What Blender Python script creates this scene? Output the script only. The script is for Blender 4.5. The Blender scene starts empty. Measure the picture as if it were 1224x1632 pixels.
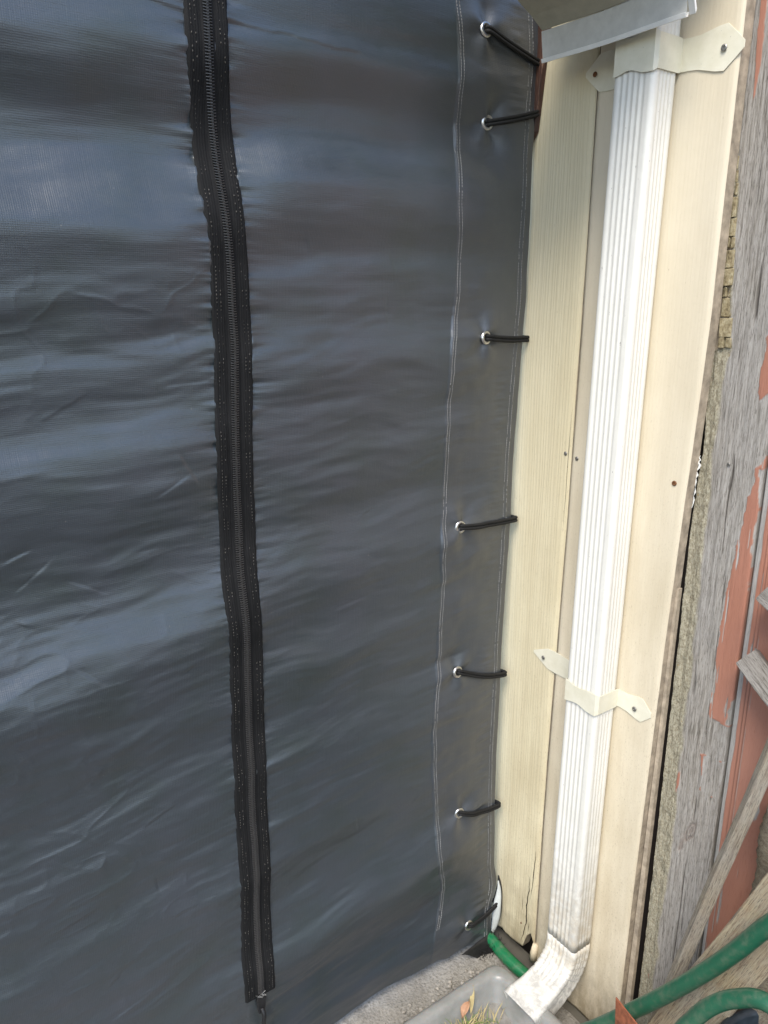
import bpy, bmesh, math, random
import numpy as np
from mathutils import Vector, Matrix
random.seed(4)
rng = np.random.default_rng(11)
S = bpy.context.scene
COL = S.collection

# ------------------------------------------------------------------ camera, sky, sun, exposure
cam_d = bpy.data.cameras.new('camera'); cam = bpy.data.objects.new('camera', cam_d); COL.objects.link(cam)
cam.location = (1.164, -1.201, 1.62)
cam.rotation_euler = (math.radians(90 - 15.6), 0, math.radians(54.4))
cam_d.sensor_fit = 'HORIZONTAL'; cam_d.sensor_width = 36.0; cam_d.lens = 36.03
cam_d.clip_start = 0.02; cam_d.clip_end = 500
S.camera = cam

SUN_AZ = math.radians(-53)     # world angle of the direction TO the sun, from +X towards +Y
SUN_EL = math.radians(52)
w = bpy.data.worlds.new("World"); S.world = w; w.use_nodes = True
wn = w.node_tree.nodes; wl = w.node_tree.links
sky = wn.new('ShaderNodeTexSky'); sky.sky_type = 'NISHITA'; sky.sun_disc = False
sky.sun_elevation = SUN_EL; sky.sun_rotation = math.pi / 2 - SUN_AZ
sky.air_density = 1.0; sky.dust_density = 1.1; sky.ozone_density = 1.0
bg = wn['Background']; bg.inputs['Strength'].default_value = 0.13
wl.new(sky.outputs[0], bg.inputs['Color'])
sd = bpy.data.lights.new('sun', 'SUN'); sun = bpy.data.objects.new('sun', sd); COL.objects.link(sun)
sd.energy = 1.75; sd.angle = math.radians(28); sd.color = (1.0, 0.93, 0.82)
sv = Vector((math.cos(SUN_EL) * math.cos(SUN_AZ), math.cos(SUN_EL) * math.sin(SUN_AZ), math.sin(SUN_EL)))
sun.rotation_euler = sv.to_track_quat('Z', 'Y').to_euler()
sun.location = (4, -3, 6)
S.view_settings.view_transform = 'Standard'; S.view_settings.look = 'None'
S.view_settings.gamma = 1; S.view_settings.use_curve_mapping = False
S.view_settings.exposure = 1.2

# ------------------------------------------------------------------ numpy noise
def _tab(seed): return np.random.default_rng(seed).random((256, 256))
def vn(x, y, seed=0):
    t = _tab(seed); x = np.asarray(x, float); y = np.asarray(y, float)
    xi = np.floor(x).astype(int); yi = np.floor(y).astype(int)
    fx = x - xi; fy = y - yi; fx = fx * fx * (3 - 2 * fx); fy = fy * fy * (3 - 2 * fy)
    a = t[xi % 256, yi % 256]; b = t[(xi + 1) % 256, yi % 256]
    c = t[xi % 256, (yi + 1) % 256]; d = t[(xi + 1) % 256, (yi + 1) % 256]
    return (a * (1 - fx) + b * fx) * (1 - fy) + (c * (1 - fx) + d * fx) * fy - 0.5
def fbm(x, y, seed=0, o=4):
    s = 0; a = 1.0
    for k in range(o):
        s = s + a * vn(x * 2 ** k, y * 2 ** k, seed + k); a *= 0.5
    return s
def ss(a, b, x): t = np.clip((np.asarray(x, float) - a) / (b - a), 0, 1); return t * t * (3 - 2 * t)

# ------------------------------------------------------------------ node helpers
class NT:
    def __init__(s, name):
        s.m = bpy.data.materials.new(name); s.m.use_nodes = True
        s.t = s.m.node_tree; s.b = s.t.nodes['Principled BSDF']
        s.co = s.t.nodes.new('ShaderNodeTexCoord').outputs['Object']
    def n(s, typ, **k):
        nd = s.t.nodes.new(typ)
        for a, v in k.items(): setattr(nd, a, v)
        return nd
    def link(s, a, b): s.t.links.new(a, b)
    def put(s, sock, v):
        if hasattr(v, 'links') or isinstance(v, bpy.types.NodeSocket): s.link(v, sock)
        elif isinstance(v, (tuple, list)) and len(v) == 3 and sock.type == 'RGBA': sock.default_value = (*v, 1)
        else: sock.default_value = v
    def map(s, scale=(1, 1, 1), rot=(0, 0, 0), loc=(0, 0, 0), co=None):
        nd = s.n('ShaderNodeMapping'); s.link(co or s.co, nd.inputs[0])
        nd.inputs['Scale'].default_value = scale; nd.inputs['Rotation'].default_value = rot
        nd.inputs['Location'].default_value = loc; return nd.outputs[0]
    def noise(s, vec, scale=1, detail=4, rough=0.6, dist=0):
        nd = s.n('ShaderNodeTexNoise'); s.link(vec, nd.inputs['Vector'])
        nd.inputs['Scale'].default_value = scale; nd.inputs['Detail'].default_value = detail
        nd.inputs['Roughness'].default_value = rough; nd.inputs['Distortion'].default_value = dist
        return nd.outputs['Fac']
    def ramp(s, fac, stops, interp='LINEAR'):
        nd = s.n('ShaderNodeValToRGB'); s.link(fac, nd.inputs[0]); cr = nd.color_ramp; cr.interpolation = interp
        while len(cr.elements) < len(stops): cr.elements.new(0.5)
        for e, (p, c) in zip(cr.elements, stops):
            e.position = p; e.color = (*c, 1) if isinstance(c, (tuple, list)) else (c, c, c, 1)
        return nd.outputs[0]
    def mix(s, fac, a, b, mode='MIX'):
        nd = s.n('ShaderNodeMix', data_type='RGBA', blend_type=mode)
        s.put(nd.inputs[0], fac); s.put(nd.inputs[6], a); s.put(nd.inputs[7], b); return nd.outputs[2]
    def math(s, op, a, b=0.0, c=None):
        nd = s.n('ShaderNodeMath', operation=op); s.put(nd.inputs[0], a); s.put(nd.inputs[1], b)
        if c is not None: s.put(nd.inputs[2], c)
        return nd.outputs[0]
    def attr(s, name): 
        nd = s.n('ShaderNodeAttribute'); nd.attribute_name = name; return nd.outputs['Fac']
    def bump(s, h, strength=0.3, dist=0.001, prev=None):
        nd = s.n('ShaderNodeBump'); s.link(h, nd.inputs['Height'])
        nd.inputs['Strength'].default_value = strength; nd.inputs['Distance'].default_value = dist
        if prev: s.link(prev, nd.inputs['Normal'])
        return nd.outputs[0]
    def out(s, col=None, rough=None, normal=None, metal=None, spec=None, **k):
        b = s.b.inputs
        if col is not None: s.put(b['Base Color'], col)
        if rough is not None: s.put(b['Roughness'], rough)
        if normal is not None: s.link(normal, b['Normal'])
        if metal is not None: s.put(b['Metallic'], metal)
        if spec is not None: s.put(b['Specular IOR Level'], spec)
        for kk, v in k.items(): s.put(b[kk], v)
        return s.m

def simple(name, col, rough=0.6, metal=0.0, scale=60, var=0.25, bump=0.2, dist=0.0006, spec=0.5):
    m = NT(name); f = m.noise(m.map(), scale, 5, 0.65)
    dark = tuple(c * (1 - var) for c in col); lite = tuple(min(1, c * (1 + var)) for c in col)
    c = m.ramp(f, [(0.3, dark), (0.7, lite)])
    return m.out(c, rough, m.bump(f, bump, dist), metal, spec)

M = {}
# --- tarpaulin: woven, coated, satin sheet
m = NT('coated_tarp')
uvm = m.n('ShaderNodeUVMap').outputs[0]
wv = m.n('ShaderNodeTexWave', wave_type='BANDS', bands_direction='X'); m.link(m.map((1, 1, 1), co=uvm), wv.inputs[0]); wv.inputs['Scale'].default_value = 110; wv.inputs['Distortion'].default_value = 1.2; wv.inputs['Detail'].default_value = 1
wh = m.n('ShaderNodeTexWave', wave_type='BANDS', bands_direction='Y'); m.link(m.map((1, 1, 1), co=uvm), wh.inputs[0]); wh.inputs['Scale'].default_value = 110; wh.inputs['Distortion'].default_value = 1.2; wh.inputs['Detail'].default_value = 1
weave = m.math('ADD', wv.outputs['Fac'], wh.outputs['Fac'])
big = m.noise(m.map((1, 5, 5)), 1.6, 4, 0.6)
fine = m.noise(m.map((1, 1, 3)), 70, 5, 0.7, 0.6)
thr_h = m.noise(m.map((1, 6, 260)), 1, 3, 0.6)
thr_v = m.noise(m.map((1, 320, 9)), 1, 3, 0.6)
thr = m.math('ADD', thr_h, thr_v)
base = m.ramp(big, [(0.3, (0.029, 0.040, 0.043)), (0.5, (0.035, 0.045, 0.054)), (0.72, (0.040, 0.048, 0.060))])
tf = m.ramp(thr, [(0.36, 0.66), (0.64, 1.0)])
base = m.mix(1.0, base, tf, 'MULTIPLY')
hemc = m.mix(m.math('MULTIPLY', m.attr('hem'), 0.45), base, (0.058, 0.061, 0.068))
spk = m.n('ShaderNodeTexVoronoi'); spk.inputs['Scale'].default_value = 34; m.link(m.map(), spk.inputs['Vector'])
spm = m.ramp(spk.outputs['Distance'], [(0.025, 1.0), (0.05, 0.0)])
spm = m.math('MULTIPLY', spm, m.ramp(m.noise(m.map(), 9, 2), [(0.5, 0.0), (0.62, 1.0)]))
dust = m.ramp(m.noise(m.map((1, 1, 1)), 420, 2, 0.5), [(0.70, 0.0), (0.80, 1.0)])
dust = m.math('MULTIPLY', dust, m.ramp(m.noise(m.map(), 6, 3), [(0.45, 0.0), (0.75, 0.6)]))
dm = m.math('ADD', m.math('MULTIPLY', spm, 0.7), m.math('MULTIPLY', dust, 0.35))
col = m.mix(dm, hemc, (0.13, 0.125, 0.115))
nb = m.bump(weave, 0.22, 0.0004)
nb = m.bump(thr, 0.45, 0.0006, nb)
nb = m.bump(fine, 0.32, 0.0012, nb)
rough = m.ramp(m.noise(m.map((1, 3, 6)), 12, 4), [(0.3, 0.33), (0.7, 0.44)])
M['tarp'] = m.out(col, rough, nb, spec=0.85, **{'Coat Weight': 0.42, 'Coat Roughness': 0.36, 'Coat IOR': 1.6})
M['tarp_back'] = simple('tarp_lining', (0.50, 0.53, 0.52), 0.5, scale=40, var=0.12)
# --- zip tape
m = NT('zip_tape')
uvm = m.n('ShaderNodeUVMap').outputs[0]
rb = m.n('ShaderNodeTexWave', bands_direction='X'); m.link(m.map((1, 1, 1), co=uvm), rb.inputs[0]); rb.inputs['Scale'].default_value = 75; rb.inputs['Distortion'].default_value = .4
hb = m.noise(m.map((300, 300, 900)), 1, 2)
c = m.ramp(m.noise(m.map(), 30, 4), [(0.3, (0.005, 0.0053, 0.0056)), (0.75, (0.010, 0.010, 0.0105))])
dst = m.ramp(m.noise(m.map(), 180, 4, 0.7), [(0.6, 0.0), (0.8, 0.22)])
c = m.mix(dst, c, (0.09, 0.08, 0.07))
M['tape'] = m.out(c, 0.85, m.bump(hb, 0.4, 0.0006, m.bump(rb.outputs['Fac'], 0.5, 0.0006)), spec=0.3)
M['teeth'] = simple('zip_teeth_plastic', (0.042, 0.041, 0.040), 0.38, scale=200, var=0.3, spec=0.6)
M['thread'] = simple('pale_thread', (0.25, 0.25, 0.245), 0.8, scale=60, var=0.45)
M['thread_dark'] = simple('dark_thread', (0.075, 0.07, 0.062), 0.7, scale=40, var=0.9)
M['cord'] = simple('black_elastic', (0.010, 0.010, 0.010), 0.75, scale=700, var=0.6, bump=0.8, dist=0.001, spec=0.35)
M['black'] = simple('black_plastic', (0.012, 0.012, 0.013), 0.5, scale=90, var=0.4, bump=0.4)
M['fuzz'] = simple('black_fibre', (0.006, 0.006, 0.006), 0.9, scale=90, var=0.4)
M['nickel'] = simple('nickel', (0.72, 0.71, 0.69), 0.3, 1.0, scale=160, var=0.12)
M['screw'] = simple('grey_screw', (0.30, 0.29, 0.27), 0.45, 0.85, scale=300, var=0.35)
M['rusty_screw'] = simple('rusty_screw', (0.17, 0.075, 0.03), 0.8, 0.2, scale=300, var=0.5)

# --- cream painted siding
def cream(name, emboss, c1, c2):
    m = NT(name)
    warp = m.noise(m.map((3, 3, 1.1)), 1.0, 3)
    g = m.n('ShaderNodeTexWave', bands_direction='X'); m.link(m.map((1, 1, 0.035)), g.inputs[0])
    g.inputs['Scale'].default_value = 42; g.inputs['Distortion'].default_value = 9; g.inputs['Detail'].default_value = 3; g.inputs['Detail Scale'].default_value = 1.2
    gr = m.noise(m.map((340, 340, 7)), 1, 5, 0.65, 0.4)
    pore = m.noise(m.map((700, 700, 45)), 1, 3, 0.6)
    blot = m.noise(m.map((5, 5, 3)), 1, 5, 0.6)
    c = m.ramp(blot, [(0.28, c2), (0.62, c1)])
    # dirt: specks that grow towards the ground, mildew streaks
    z = m.n('ShaderNodeSeparateXYZ'); m.link(m.co, z.inputs[0])
    low = m.ramp(m.math('DIVIDE', z.outputs['Z'], 2.4), [(0.02, 1.0), (0.30, 0.6), (0.75, 0.12)])
    sp = m.ramp(m.noise(m.map((420, 420, 150)), 1, 4, 0.75), [(0.57, 0.0), (0.68, 1.0)])
    st = m.ramp(m.noise(m.map((26, 26, 5)), 1, 5, 0.65), [(0.40, 0.0), (0.66, 1.0)])
    c = m.mix(m.math('MULTIPLY', m.math('MULTIPLY', sp, low), 0.75), c, (0.20, 0.15, 0.08))
    c = m.mix(m.math('MULTIPLY', m.math('MULTIPLY', st, low), 0.42), c, (0.36, 0.28, 0.16))
    # brown runs and small pits
    pits = m.ramp(m.noise(m.map((260, 260, 40), loc=(3, 1, 7)), 1, 2, 0.5), [(0.735, 0.0), (0.76, 1.0)])
    c = m.mix(m.math('MULTIPLY', pits, 0.55), c, (0.30, 0.24, 0.15))
    foot = m.ramp(z.outputs['Z'], [(0.0, 0.85), (0.10, 0.45), (0.30, 0.0)])
    c = m.mix(m.math('MULTIPLY', foot, m.ramp(m.noise(m.map((30, 30, 14)), 1, 5, 0.7), [(0.36, 0.0), (0.6, 1.0)])), c, (0.26, 0.215, 0.14))
    nb = m.bump(g.outputs['Fac'], emboss, 0.0022)
    nb = m.bump(gr, 0.22, 0.0010, nb)
    nb = m.bump(pore, 0.25, 0.0006, nb)
    return m.out(c, 0.55, nb, spec=0.4)
M['cream_l'] = cream('cream_paint_embossed', 0.20, (0.68, 0.61, 0.425), (0.61, 0.54, 0.36))
M['cream_r'] = cream('cream_paint_smooth', 0.06, (0.70, 0.625, 0.48), (0.63, 0.555, 0.41))
M['raw'] = simple('weathered_raw_edge', (0.36, 0.30, 0.225), 0.85, scale=45, var=0.4, bump=0.5, dist=0.002)
M['putty'] = simple('cream_filler', (0.60, 0.52, 0.38), 0.7, scale=45, var=0.2, bump=0.5, dist=0.002)
M['dark'] = simple('gap_shade_black', (0.009, 0.007, 0.006), 0.95, spec=0.1)  # near-black colour stands for the shade in gaps and open splits

# --- white painted aluminium
m = NT('white_painted_aluminium')
z = m.n('ShaderNodeSeparateXYZ'); m.link(m.co, z.inputs[0])
blot = m.noise(m.map((9, 9, 4)), 1, 4)
c = m.ramp(blot, [(0.3, (0.75, 0.735, 0.665)), (0.65, (0.82, 0.805, 0.745))])
chip = m.ramp(m.noise(m.map((300, 300, 75)), 1, 4, 0.72), [(0.675, 0.0), (0.70, 1.0)])
chipz = m.ramp(m.noise(m.map((10, 10, 5), loc=(4, 2, 1)), 1, 2), [(0.40, 0.0), (0.5, 1.0)])
c = m.mix(m.math('MULTIPLY', m.math('MULTIPLY', chip, chipz), 0.9), c, (0.16, 0.15, 0.14))
dirt = m.attr('dirt')
dn = m.ramp(m.noise(m.map((30, 30, 30)), 1, 6, 0.75, 1.0), [(0.33, 0.0), (0.60, 1.0)])
c = m.mix(m.math('MULTIPLY', m.math('MULTIPLY', dirt, dn), 0.85), c, (0.30, 0.29, 0.27))
yst = m.attr('stain')
c = m.mix(m.math('MULTIPLY', yst, m.ramp(m.noise(m.map((60, 60, 60)), 1, 4), [(0.35, 0.0), (0.65, 0.6)])), c, (0.42, 0.32, 0.18))
M['white'] = m.out(c, 0.36, m.bump(m.noise(m.map((1, 1, .3)), 90, 4), 0.08, 0.001), spec=0.5)
m = NT('off_white_strap'); 
c = m.ramp(m.noise(m.map(), 40, 4), [(0.3, (0.68, 0.65, 0.51)), (0.65, (0.76, 0.73, 0.60))])
chip = m.ramp(m.noise(m.map(), 210, 4, 0.7), [(0.70, 0.0), (0.73, 1.0)])
c = m.mix(m.math('MULTIPLY', chip, 0.8), c, (0.14, 0.13, 0.12))
M['strap'] = m.out(c, 0.42, m.bump(m.noise(m.map(), 60, 3), 0.1, 0.001))
M['flash'] = simple('beige_coated_steel', (0.40, 0.38, 0.30), 0.45, scale=50, var=0.1, bump=0.15, dist=0.001)
M['flash_grey'] = simple('pale_grey_coated_steel', (0.56, 0.56, 0.53), 0.42, scale=50, var=0.1, bump=0.15, dist=0.001)
M['flash_white'] = simple('white_coated_steel', (0.80, 0.80, 0.77), 0.4, scale=50, var=0.06)
M['soffit'] = simple('shaded_olive_soffit', (0.17, 0.155, 0.085), 0.7, scale=30, var=0.15)  # olive darkened to hold the shade under the roof overhang
# --- brown batten
m = NT('brown_stained_wood')
g = m.noise(m.map((260, 260, 9)), 1, 5, 0.7)
c = m.ramp(g, [(0.35, (0.022, 0.009, 0.005)), (0.58, (0.062, 0.024, 0.013)), (0.68, (0.26, 0.16, 0.11))])
M['brown'] = m.out(c, 0.55, m.bump(g, 0.6, 0.0015))

# --- bare weathered wood with peeling red paint (paint / lichen / crack masks are baked on the plank)
def weathered(name, dirx='z', warm=0.0, use_masks=True, dark=1.0, seed=0.0):
    m = NT(name)
    sc = {'z': (300, 300, 15), 'x': (15, 300, 300)}[dirx]
    fib = m.noise(m.map(sc, loc=(seed, seed, seed)), 1, 6, 0.72, 0.35)
    sc2 = {'z': (700, 700, 60), 'x': (60, 700, 700)}[dirx]
    fine = m.noise(m.map(sc2, loc=(seed, 0, 0)), 1, 4, 0.7)
    blot = m.noise(m.map((9, 9, 3), loc=(seed, 3, 1)), 1, 4, 0.6)
    a = (0.37 + warm * .03, 0.345 + warm * .005, 0.310 - warm * .05); b = (0.235 + warm * .04, 0.213, 0.182 - warm * .035); d = (0.075, 0.064, 0.051)
    a, b, d = [tuple(k * dark for k in q) for q in (a, b, d)]
    c = m.ramp(fib, [(0.32, d), (0.42, b), (0.56, a)])
    c = m.mix(m.ramp(blot, [(0.35, 0.0), (0.7, 0.45)]), c, tuple(0.34 * dark * k for k in (1.05, 1.02, 0.98)))
    c = m.mix(m.ramp(fine, [(0.36, 0.7), (0.47, 0.0)]), c, d)
    h = m.math('ADD', fib, m.math('MULTIPLY', fine, 0.5))
    nb = m.bump(h, 0.75, 0.0018)
    if use_masks:
        li = m.attr('lichen')
        ln = m.noise(m.map((1, 1, .6)), 330, 5, 0.75)
        lc = m.ramp(ln, [(0.32, (0.12, 0.095, 0.06)), (0.46, (0.29, 0.26, 0.185)), (0.64, (0.46, 0.43, 0.33))])
        c = m.mix(li, c, lc)
        oc = m.ramp(m.noise(m.map((1, 1, 1), loc=(2, 2, 2)), 60, 3), [(0.70, 0.0), (0.76, 0.7)])
        c = m.mix(m.math('MULTIPLY', oc, li), c, (0.42, 0.25, 0.06))
        pr = m.attr('primer')
        c = m.mix(pr, c, (0.50, 0.49, 0.47))
        pa = m.attr('paint')
        pn = m.noise(m.map((6, 6, 2)), 1, 4)
        pc = m.ramp(pn, [(0.3, (0.34, 0.15, 0.10)), (0.7, (0.42, 0.205, 0.145))])
        pc = m.mix(m.ramp(fine, [(0.3, 0.35), (0.45, 0.0)]), pc, (0.27, 0.10, 0.065))
        c = m.mix(pa, c, pc)
        cr = m.attr('crack')
        c = m.mix(cr, c, (0.035, 0.028, 0.022))
        kn = m.attr('knot')
        c = m.mix(m.math('MULTIPLY', kn, 0.6), c, (0.15, 0.105, 0.085))
    return m.out(c, 0.85, nb, spec=0.25)
M['plank'] = weathered('weathered_plank_wood')
M['stick'] = weathered('grey_stick_wood', 'x', 0.9, False, 0.85, 3)
M['stick2'] = weathered('brown_grey_board_wood', 'x', 1.6, False, 0.9, 7)
M['block'] = weathered('silver_block_wood', 'x', 0.0, False, 0.7, 5)
M['log'] = weathered('grey_log_wood', 'x', 1.5, False, 0.55, 9)
m = NT('rotten_wood')
rn = m.noise(m.map((1, 1, 1)), 120, 5, 0.7); rz = m.noise(m.map((200, 200, 30)), 1, 3)
c = m.ramp(rn, [(0.3, (0.13, 0.10, 0.055)), (0.5, (0.33, 0.275, 0.165)), (0.72, (0.50, 0.45, 0.31))])
M['rot'] = m.out(c, 0.9, m.bump(m.math('ADD', rn, rz), 0.7, 0.002), spec=0.2)
# --- ground, bin, hoses
m = NT('old_concrete')
a = m.noise(m.map(), 9, 6, 0.7); b = m.noise(m.map(), 160, 5, 0.75); d = m.n('ShaderNodeTexVoronoi'); d.inputs['Scale'].default_value = 150; m.link(m.map(), d.inputs['Vector'])
c = m.ramp(a, [(0.3, (0.20, 0.185, 0.16)), (0.7, (0.34, 0.325, 0.295))])
c = m.mix(m.ramp(b, [(0.3, 0.75), (0.52, 0.0)]), c, (0.09, 0.08, 0.065))
c = m.mix(m.ramp(b, [(0.62, 0.0), (0.8, 0.6)]), c, (0.48, 0.46, 0.42))
M['concrete'] = m.out(c, 0.9, m.bump(m.math('ADD', b, m.math('MULTIPLY', d.outputs['Distance'], .6)), 0.8, 0.004), spec=0.25)
M['pebble'] = simple('pebble_stone', (0.27, 0.25, 0.22), 0.85, scale=70, var=0.5, bump=0.5, dist=0.002)
m = NT('cloudy_grey_plastic')
a = m.noise(m.map(), 14, 5, 0.65)
c = m.ramp(a, [(0.3, (0.19, 0.19, 0.175)), (0.7, (0.31, 0.31, 0.295))])
M['bin'] = m.out(c, 0.32, m.bump(m.noise(m.map(), 60, 4), 0.12, 0.001), spec=0.5, **{'Transmission Weight': 0.0, 'Subsurface Weight': 0.25, 'Subsurface Scale': 0.01})
m = NT('silt')
a = m.noise(m.map(), 22, 6, 0.7, 0.8); b = m.noise(m.map(), 120, 4)
c = m.ramp(a, [(0.3, (0.13, 0.122, 0.105)), (0.55, (0.21, 0.20, 0.18)), (0.75, (0.30, 0.29, 0.265))])
M['silt'] = m.out(c, m.ramp(b, [(0.3, 0.28), (0.7, 0.6)]), m.bump(m.math('ADD', a, m.math('MULTIPLY', b, 0.3)), 0.5, 0.006))
def hose_mat(name, c0, c1):
    m = NT(name)
    b = m.noise(m.map((1, 1, 1)), 60, 5, 0.7); g = m.noise(m.map(), 400, 3)
    c = m.ramp(m.noise(m.map(), 7, 4), [(0.3, c0), (0.7, c1)])
    c = m.mix(m.ramp(b, [(0.48, 0.0), (0.70, 0.55)]), c, (0.13, 0.16, 0.11))
    return m.out(c, 0.38, m.bump(g, 0.15, 0.0006), spec=0.5)
M['hose'] = hose_mat('green_hose_rubber', (0.012, 0.085, 0.046), (0.024, 0.130, 0.070))
M['hose_b'] = hose_mat('bright_green_hose_rubber', (0.002, 0.10, 0.035), (0.006, 0.16, 0.06))
M['pot'] = simple('dark_blue_plastic', (0.022, 0.03, 0.038), 0.35, scale=30, var=0.5, bump=0.2)
M['rust'] = simple('rusty_steel', (0.23, 0.075, 0.035), 0.8, 0.1, scale=90, var=0.45, bump=0.5, dist=0.001)
M['grass_dry'] = simple('dry_grass', (0.40, 0.33, 0.16), 0.8, scale=30, var=0.35)
M['grass_green'] = simple('fresh_grass', (0.13, 0.19, 0.045), 0.7, scale=30, var=0.35)
M['leaf_green'] = simple('green_leaf', (0.22, 0.33, 0.05), 0.5, scale=60, var=0.25)
M['leaf_brown'] = simple('brown_leaf', (0.38, 0.21, 0.12), 0.7, scale=60, var=0.3)
M['leaf_grey'] = simple('sodden_leaf', (0.17, 0.155, 0.13), 0.45, scale=60, var=0.4, bump=0.5, dist=0.002)

# ------------------------------------------------------------------ object helpers
def link(o, parent=None):
    COL.objects.link(o)
    if parent is not None: o.parent = parent
    return o
def thing(name, label, cat, loc=(0, 0, 0), group=None):
    o = bpy.data.objects.new(name, None); o.empty_display_size = 0.05; COL.objects.link(o)
    o['label'] = label; o['category'] = cat
    if group: o['group'] = group
    o.location = loc; return o
def tag(o, label, cat, group=None):
    o['label'] = label; o['category'] = cat
    if group: o['group'] = group
    return o
def mesh(name, verts, faces, mat, parent=None, smooth=False):
    me = bpy.data.meshes.new(name); me.from_pydata([tuple(v) for v in verts], [], faces)
    me.materials.append(mat)
    if smooth: me.polygons.foreach_set('use_smooth', [True] * len(me.polygons))
    me.update()
    o = bpy.data.objects.new(name, me); link(o)
    if parent is not None:
        o.parent = parent; o.matrix_parent_inverse = Matrix.Translation(-Vector(parent.location)) if hasattr(parent, 'location') and parent.type == 'EMPTY' else Matrix()
    return o
def grid(name, P, mat, parent=None, skirt=None, attrs=None, uv=None, smooth=True, mat2=None, keep=None):
    """P: (nu, nv, 3) array of points -> one sheet; skirt: vector that gives the sheet a back"""
    nu, nv = P.shape[:2]; V = P.reshape(-1, 3)
    i = np.arange(nu * nv).reshape(nu, nv)
    F = np.stack([i[:-1, :-1], i[1:, :-1], i[1:, 1:], i[:-1, 1:]], -1).reshape(-1, 4)
    if keep is not None: F = F[keep.reshape(-1)]
    nF = len(F)
    if skirt is not None:
        ring = np.concatenate([i[:, 0], i[-1, 1:], i[-2::-1, -1], i[0, -2:0:-1]])
        n0 = len(V); Vb = V[ring] + np.array(skirt); V = np.vstack([V, Vb]); r = len(ring)
        rb = n0 + np.arange(r)
        Fs = np.stack([ring, rb, np.roll(rb, -1), np.roll(ring, -1)], -1)
        Fs = Fs[:, ::-1]
        Fs = Fs[:, ::-1]
        F = np.vstack([F, Fs])
        c = [rb[0], rb[nu - 1], rb[nu + nv - 2], rb[2 * nu + nv - 3]]
        F = np.vstack([F, np.array([c])])
    me = bpy.data.meshes.new(name)
    me.vertices.add(len(V)); me.vertices.foreach_set('co', V.astype(np.float32).ravel())
    me.loops.add(F.size); me.loops.foreach_set('vertex_index', F.astype(np.int32).ravel())
    me.polygons.add(len(F)); me.polygons.foreach_set('loop_start', np.arange(0, F.size, 4, dtype=np.int32))
    sm = np.zeros(len(F), bool); sm[:nF] = smooth
    me.polygons.foreach_set('use_smooth', sm)
    me.materials.append(mat)
    if mat2:
        me.materials.append(mat2); mi = np.zeros(len(F), np.int32); mi[nF:] = 1; me.polygons.foreach_set('material_index', mi)
    me.update(calc_edges=True)
    if uv is not None:
        l = me.uv_layers.new(name='UVMap'); U = uv.reshape(-1, 2)
        U = np.vstack([U, np.zeros((len(V) - len(U), 2))])
        l.data.foreach_set('uv', U[F.ravel()].astype(np.float32).ravel())
    for k, a in (attrs or {}).items():
        at = me.attributes.new(k, 'FLOAT', 'POINT'); full = np.zeros(len(V), np.float32); full[:a.size] = a.ravel(); at.data.foreach_set('value', full)
    o = bpy.data.objects.new(name, me); link(o, parent); return o
def box_v(x0, x1, y0, y1, z0, z1):
    return [(x0, y0, z0), (x1, y0, z0), (x1, y1, z0), (x0, y1, z0), (x0, y0, z1), (x1, y0, z1), (x1, y1, z1), (x0, y1, z1)]
BF = [(0, 3, 2, 1), (4, 5, 6, 7), (0, 1, 5, 4), (1, 2, 6, 5), (2, 3, 7, 6), (3, 0, 4, 7)]
def bevel(o, wdt=0.001, seg=2):
    b = o.modifiers.new('bevel', 'BEVEL'); b.width = wdt; b.segments = seg; b.limit_method = 'ANGLE'; return o
def box(name, b, mat, parent=None, bev=0.0):
    o = mesh(name, box_v(*b), BF, mat, parent)
    if bev: bevel(o, bev)
    return o
def smooth_path(pts, n=8):
    pts = [Vector(p) for p in pts]; out = []
    q = [2 * pts[0] - pts[1]] + pts + [2 * pts[-1] - pts[-2]]
    for i in range(1, len(q) - 2):
        for k in range(n):
            t = k / n
            out.append(0.5 * ((2 * q[i]) + (q[i + 1] - q[i - 1]) * t + (2 * q[i - 1] - 5 * q[i] + 4 * q[i + 1] - q[i + 2]) * t * t + (3 * q[i] - q[i - 1] - 3 * q[i + 1] + q[i + 2]) * t ** 3))
    out.append(pts[-1]); return out
def tube_geo(path, r, n=10, cap=True):
    V = []; F = []; up = Vector((0, 0, 1)); prev = None
    for i, p in enumerate(path):
        t = (path[min(i + 1, len(path) - 1)] - path[max(i - 1, 0)]).normalized()
        if prev is None: a = t.orthogonal().normalized()
        else: a = (prev - t * prev.dot(t)).normalized()
        prev = a; b = t.cross(a); rr = r(i / (len(path) - 1)) if callable(r) else r
        for k in range(n):
            th = 2 * math.pi * k / n; V.append(p + a * rr * math.cos(th) + b * rr * math.sin(th))
    for i in range(len(path) - 1):
        for k in range(n):
            F.append((i * n + k, i * n + (k + 1) % n, (i + 1) * n + (k + 1) % n, (i + 1) * n + k))
    if cap:
        F.append(tuple(range(n))[::-1]); F.append(tuple(range((len(path) - 1) * n, len(path) * n)))
    return V, F
class Acc:
    def __init__(s): s.V = []; s.F = []
    def add(s, V, F):
        n = len(s.V); s.V += [tuple(v) for v in V]; s.F += [tuple(i + n for i in f) for f in F]
    def build(s, name, mat, parent=None, smooth=False): return mesh(name, s.V, s.F, mat, parent, smooth)

# ------------------------------------------------------------------ ground
g = mesh('ground', [(-60, -60, 0), (60, -60, 0), (60, 60, 0), (-60, 60, 0)], [(0, 1, 2, 3)], simple('earth', (0.10, 0.092, 0.075), 0.95, scale=6, var=0.35), None)
g['kind'] = 'structure'
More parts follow.
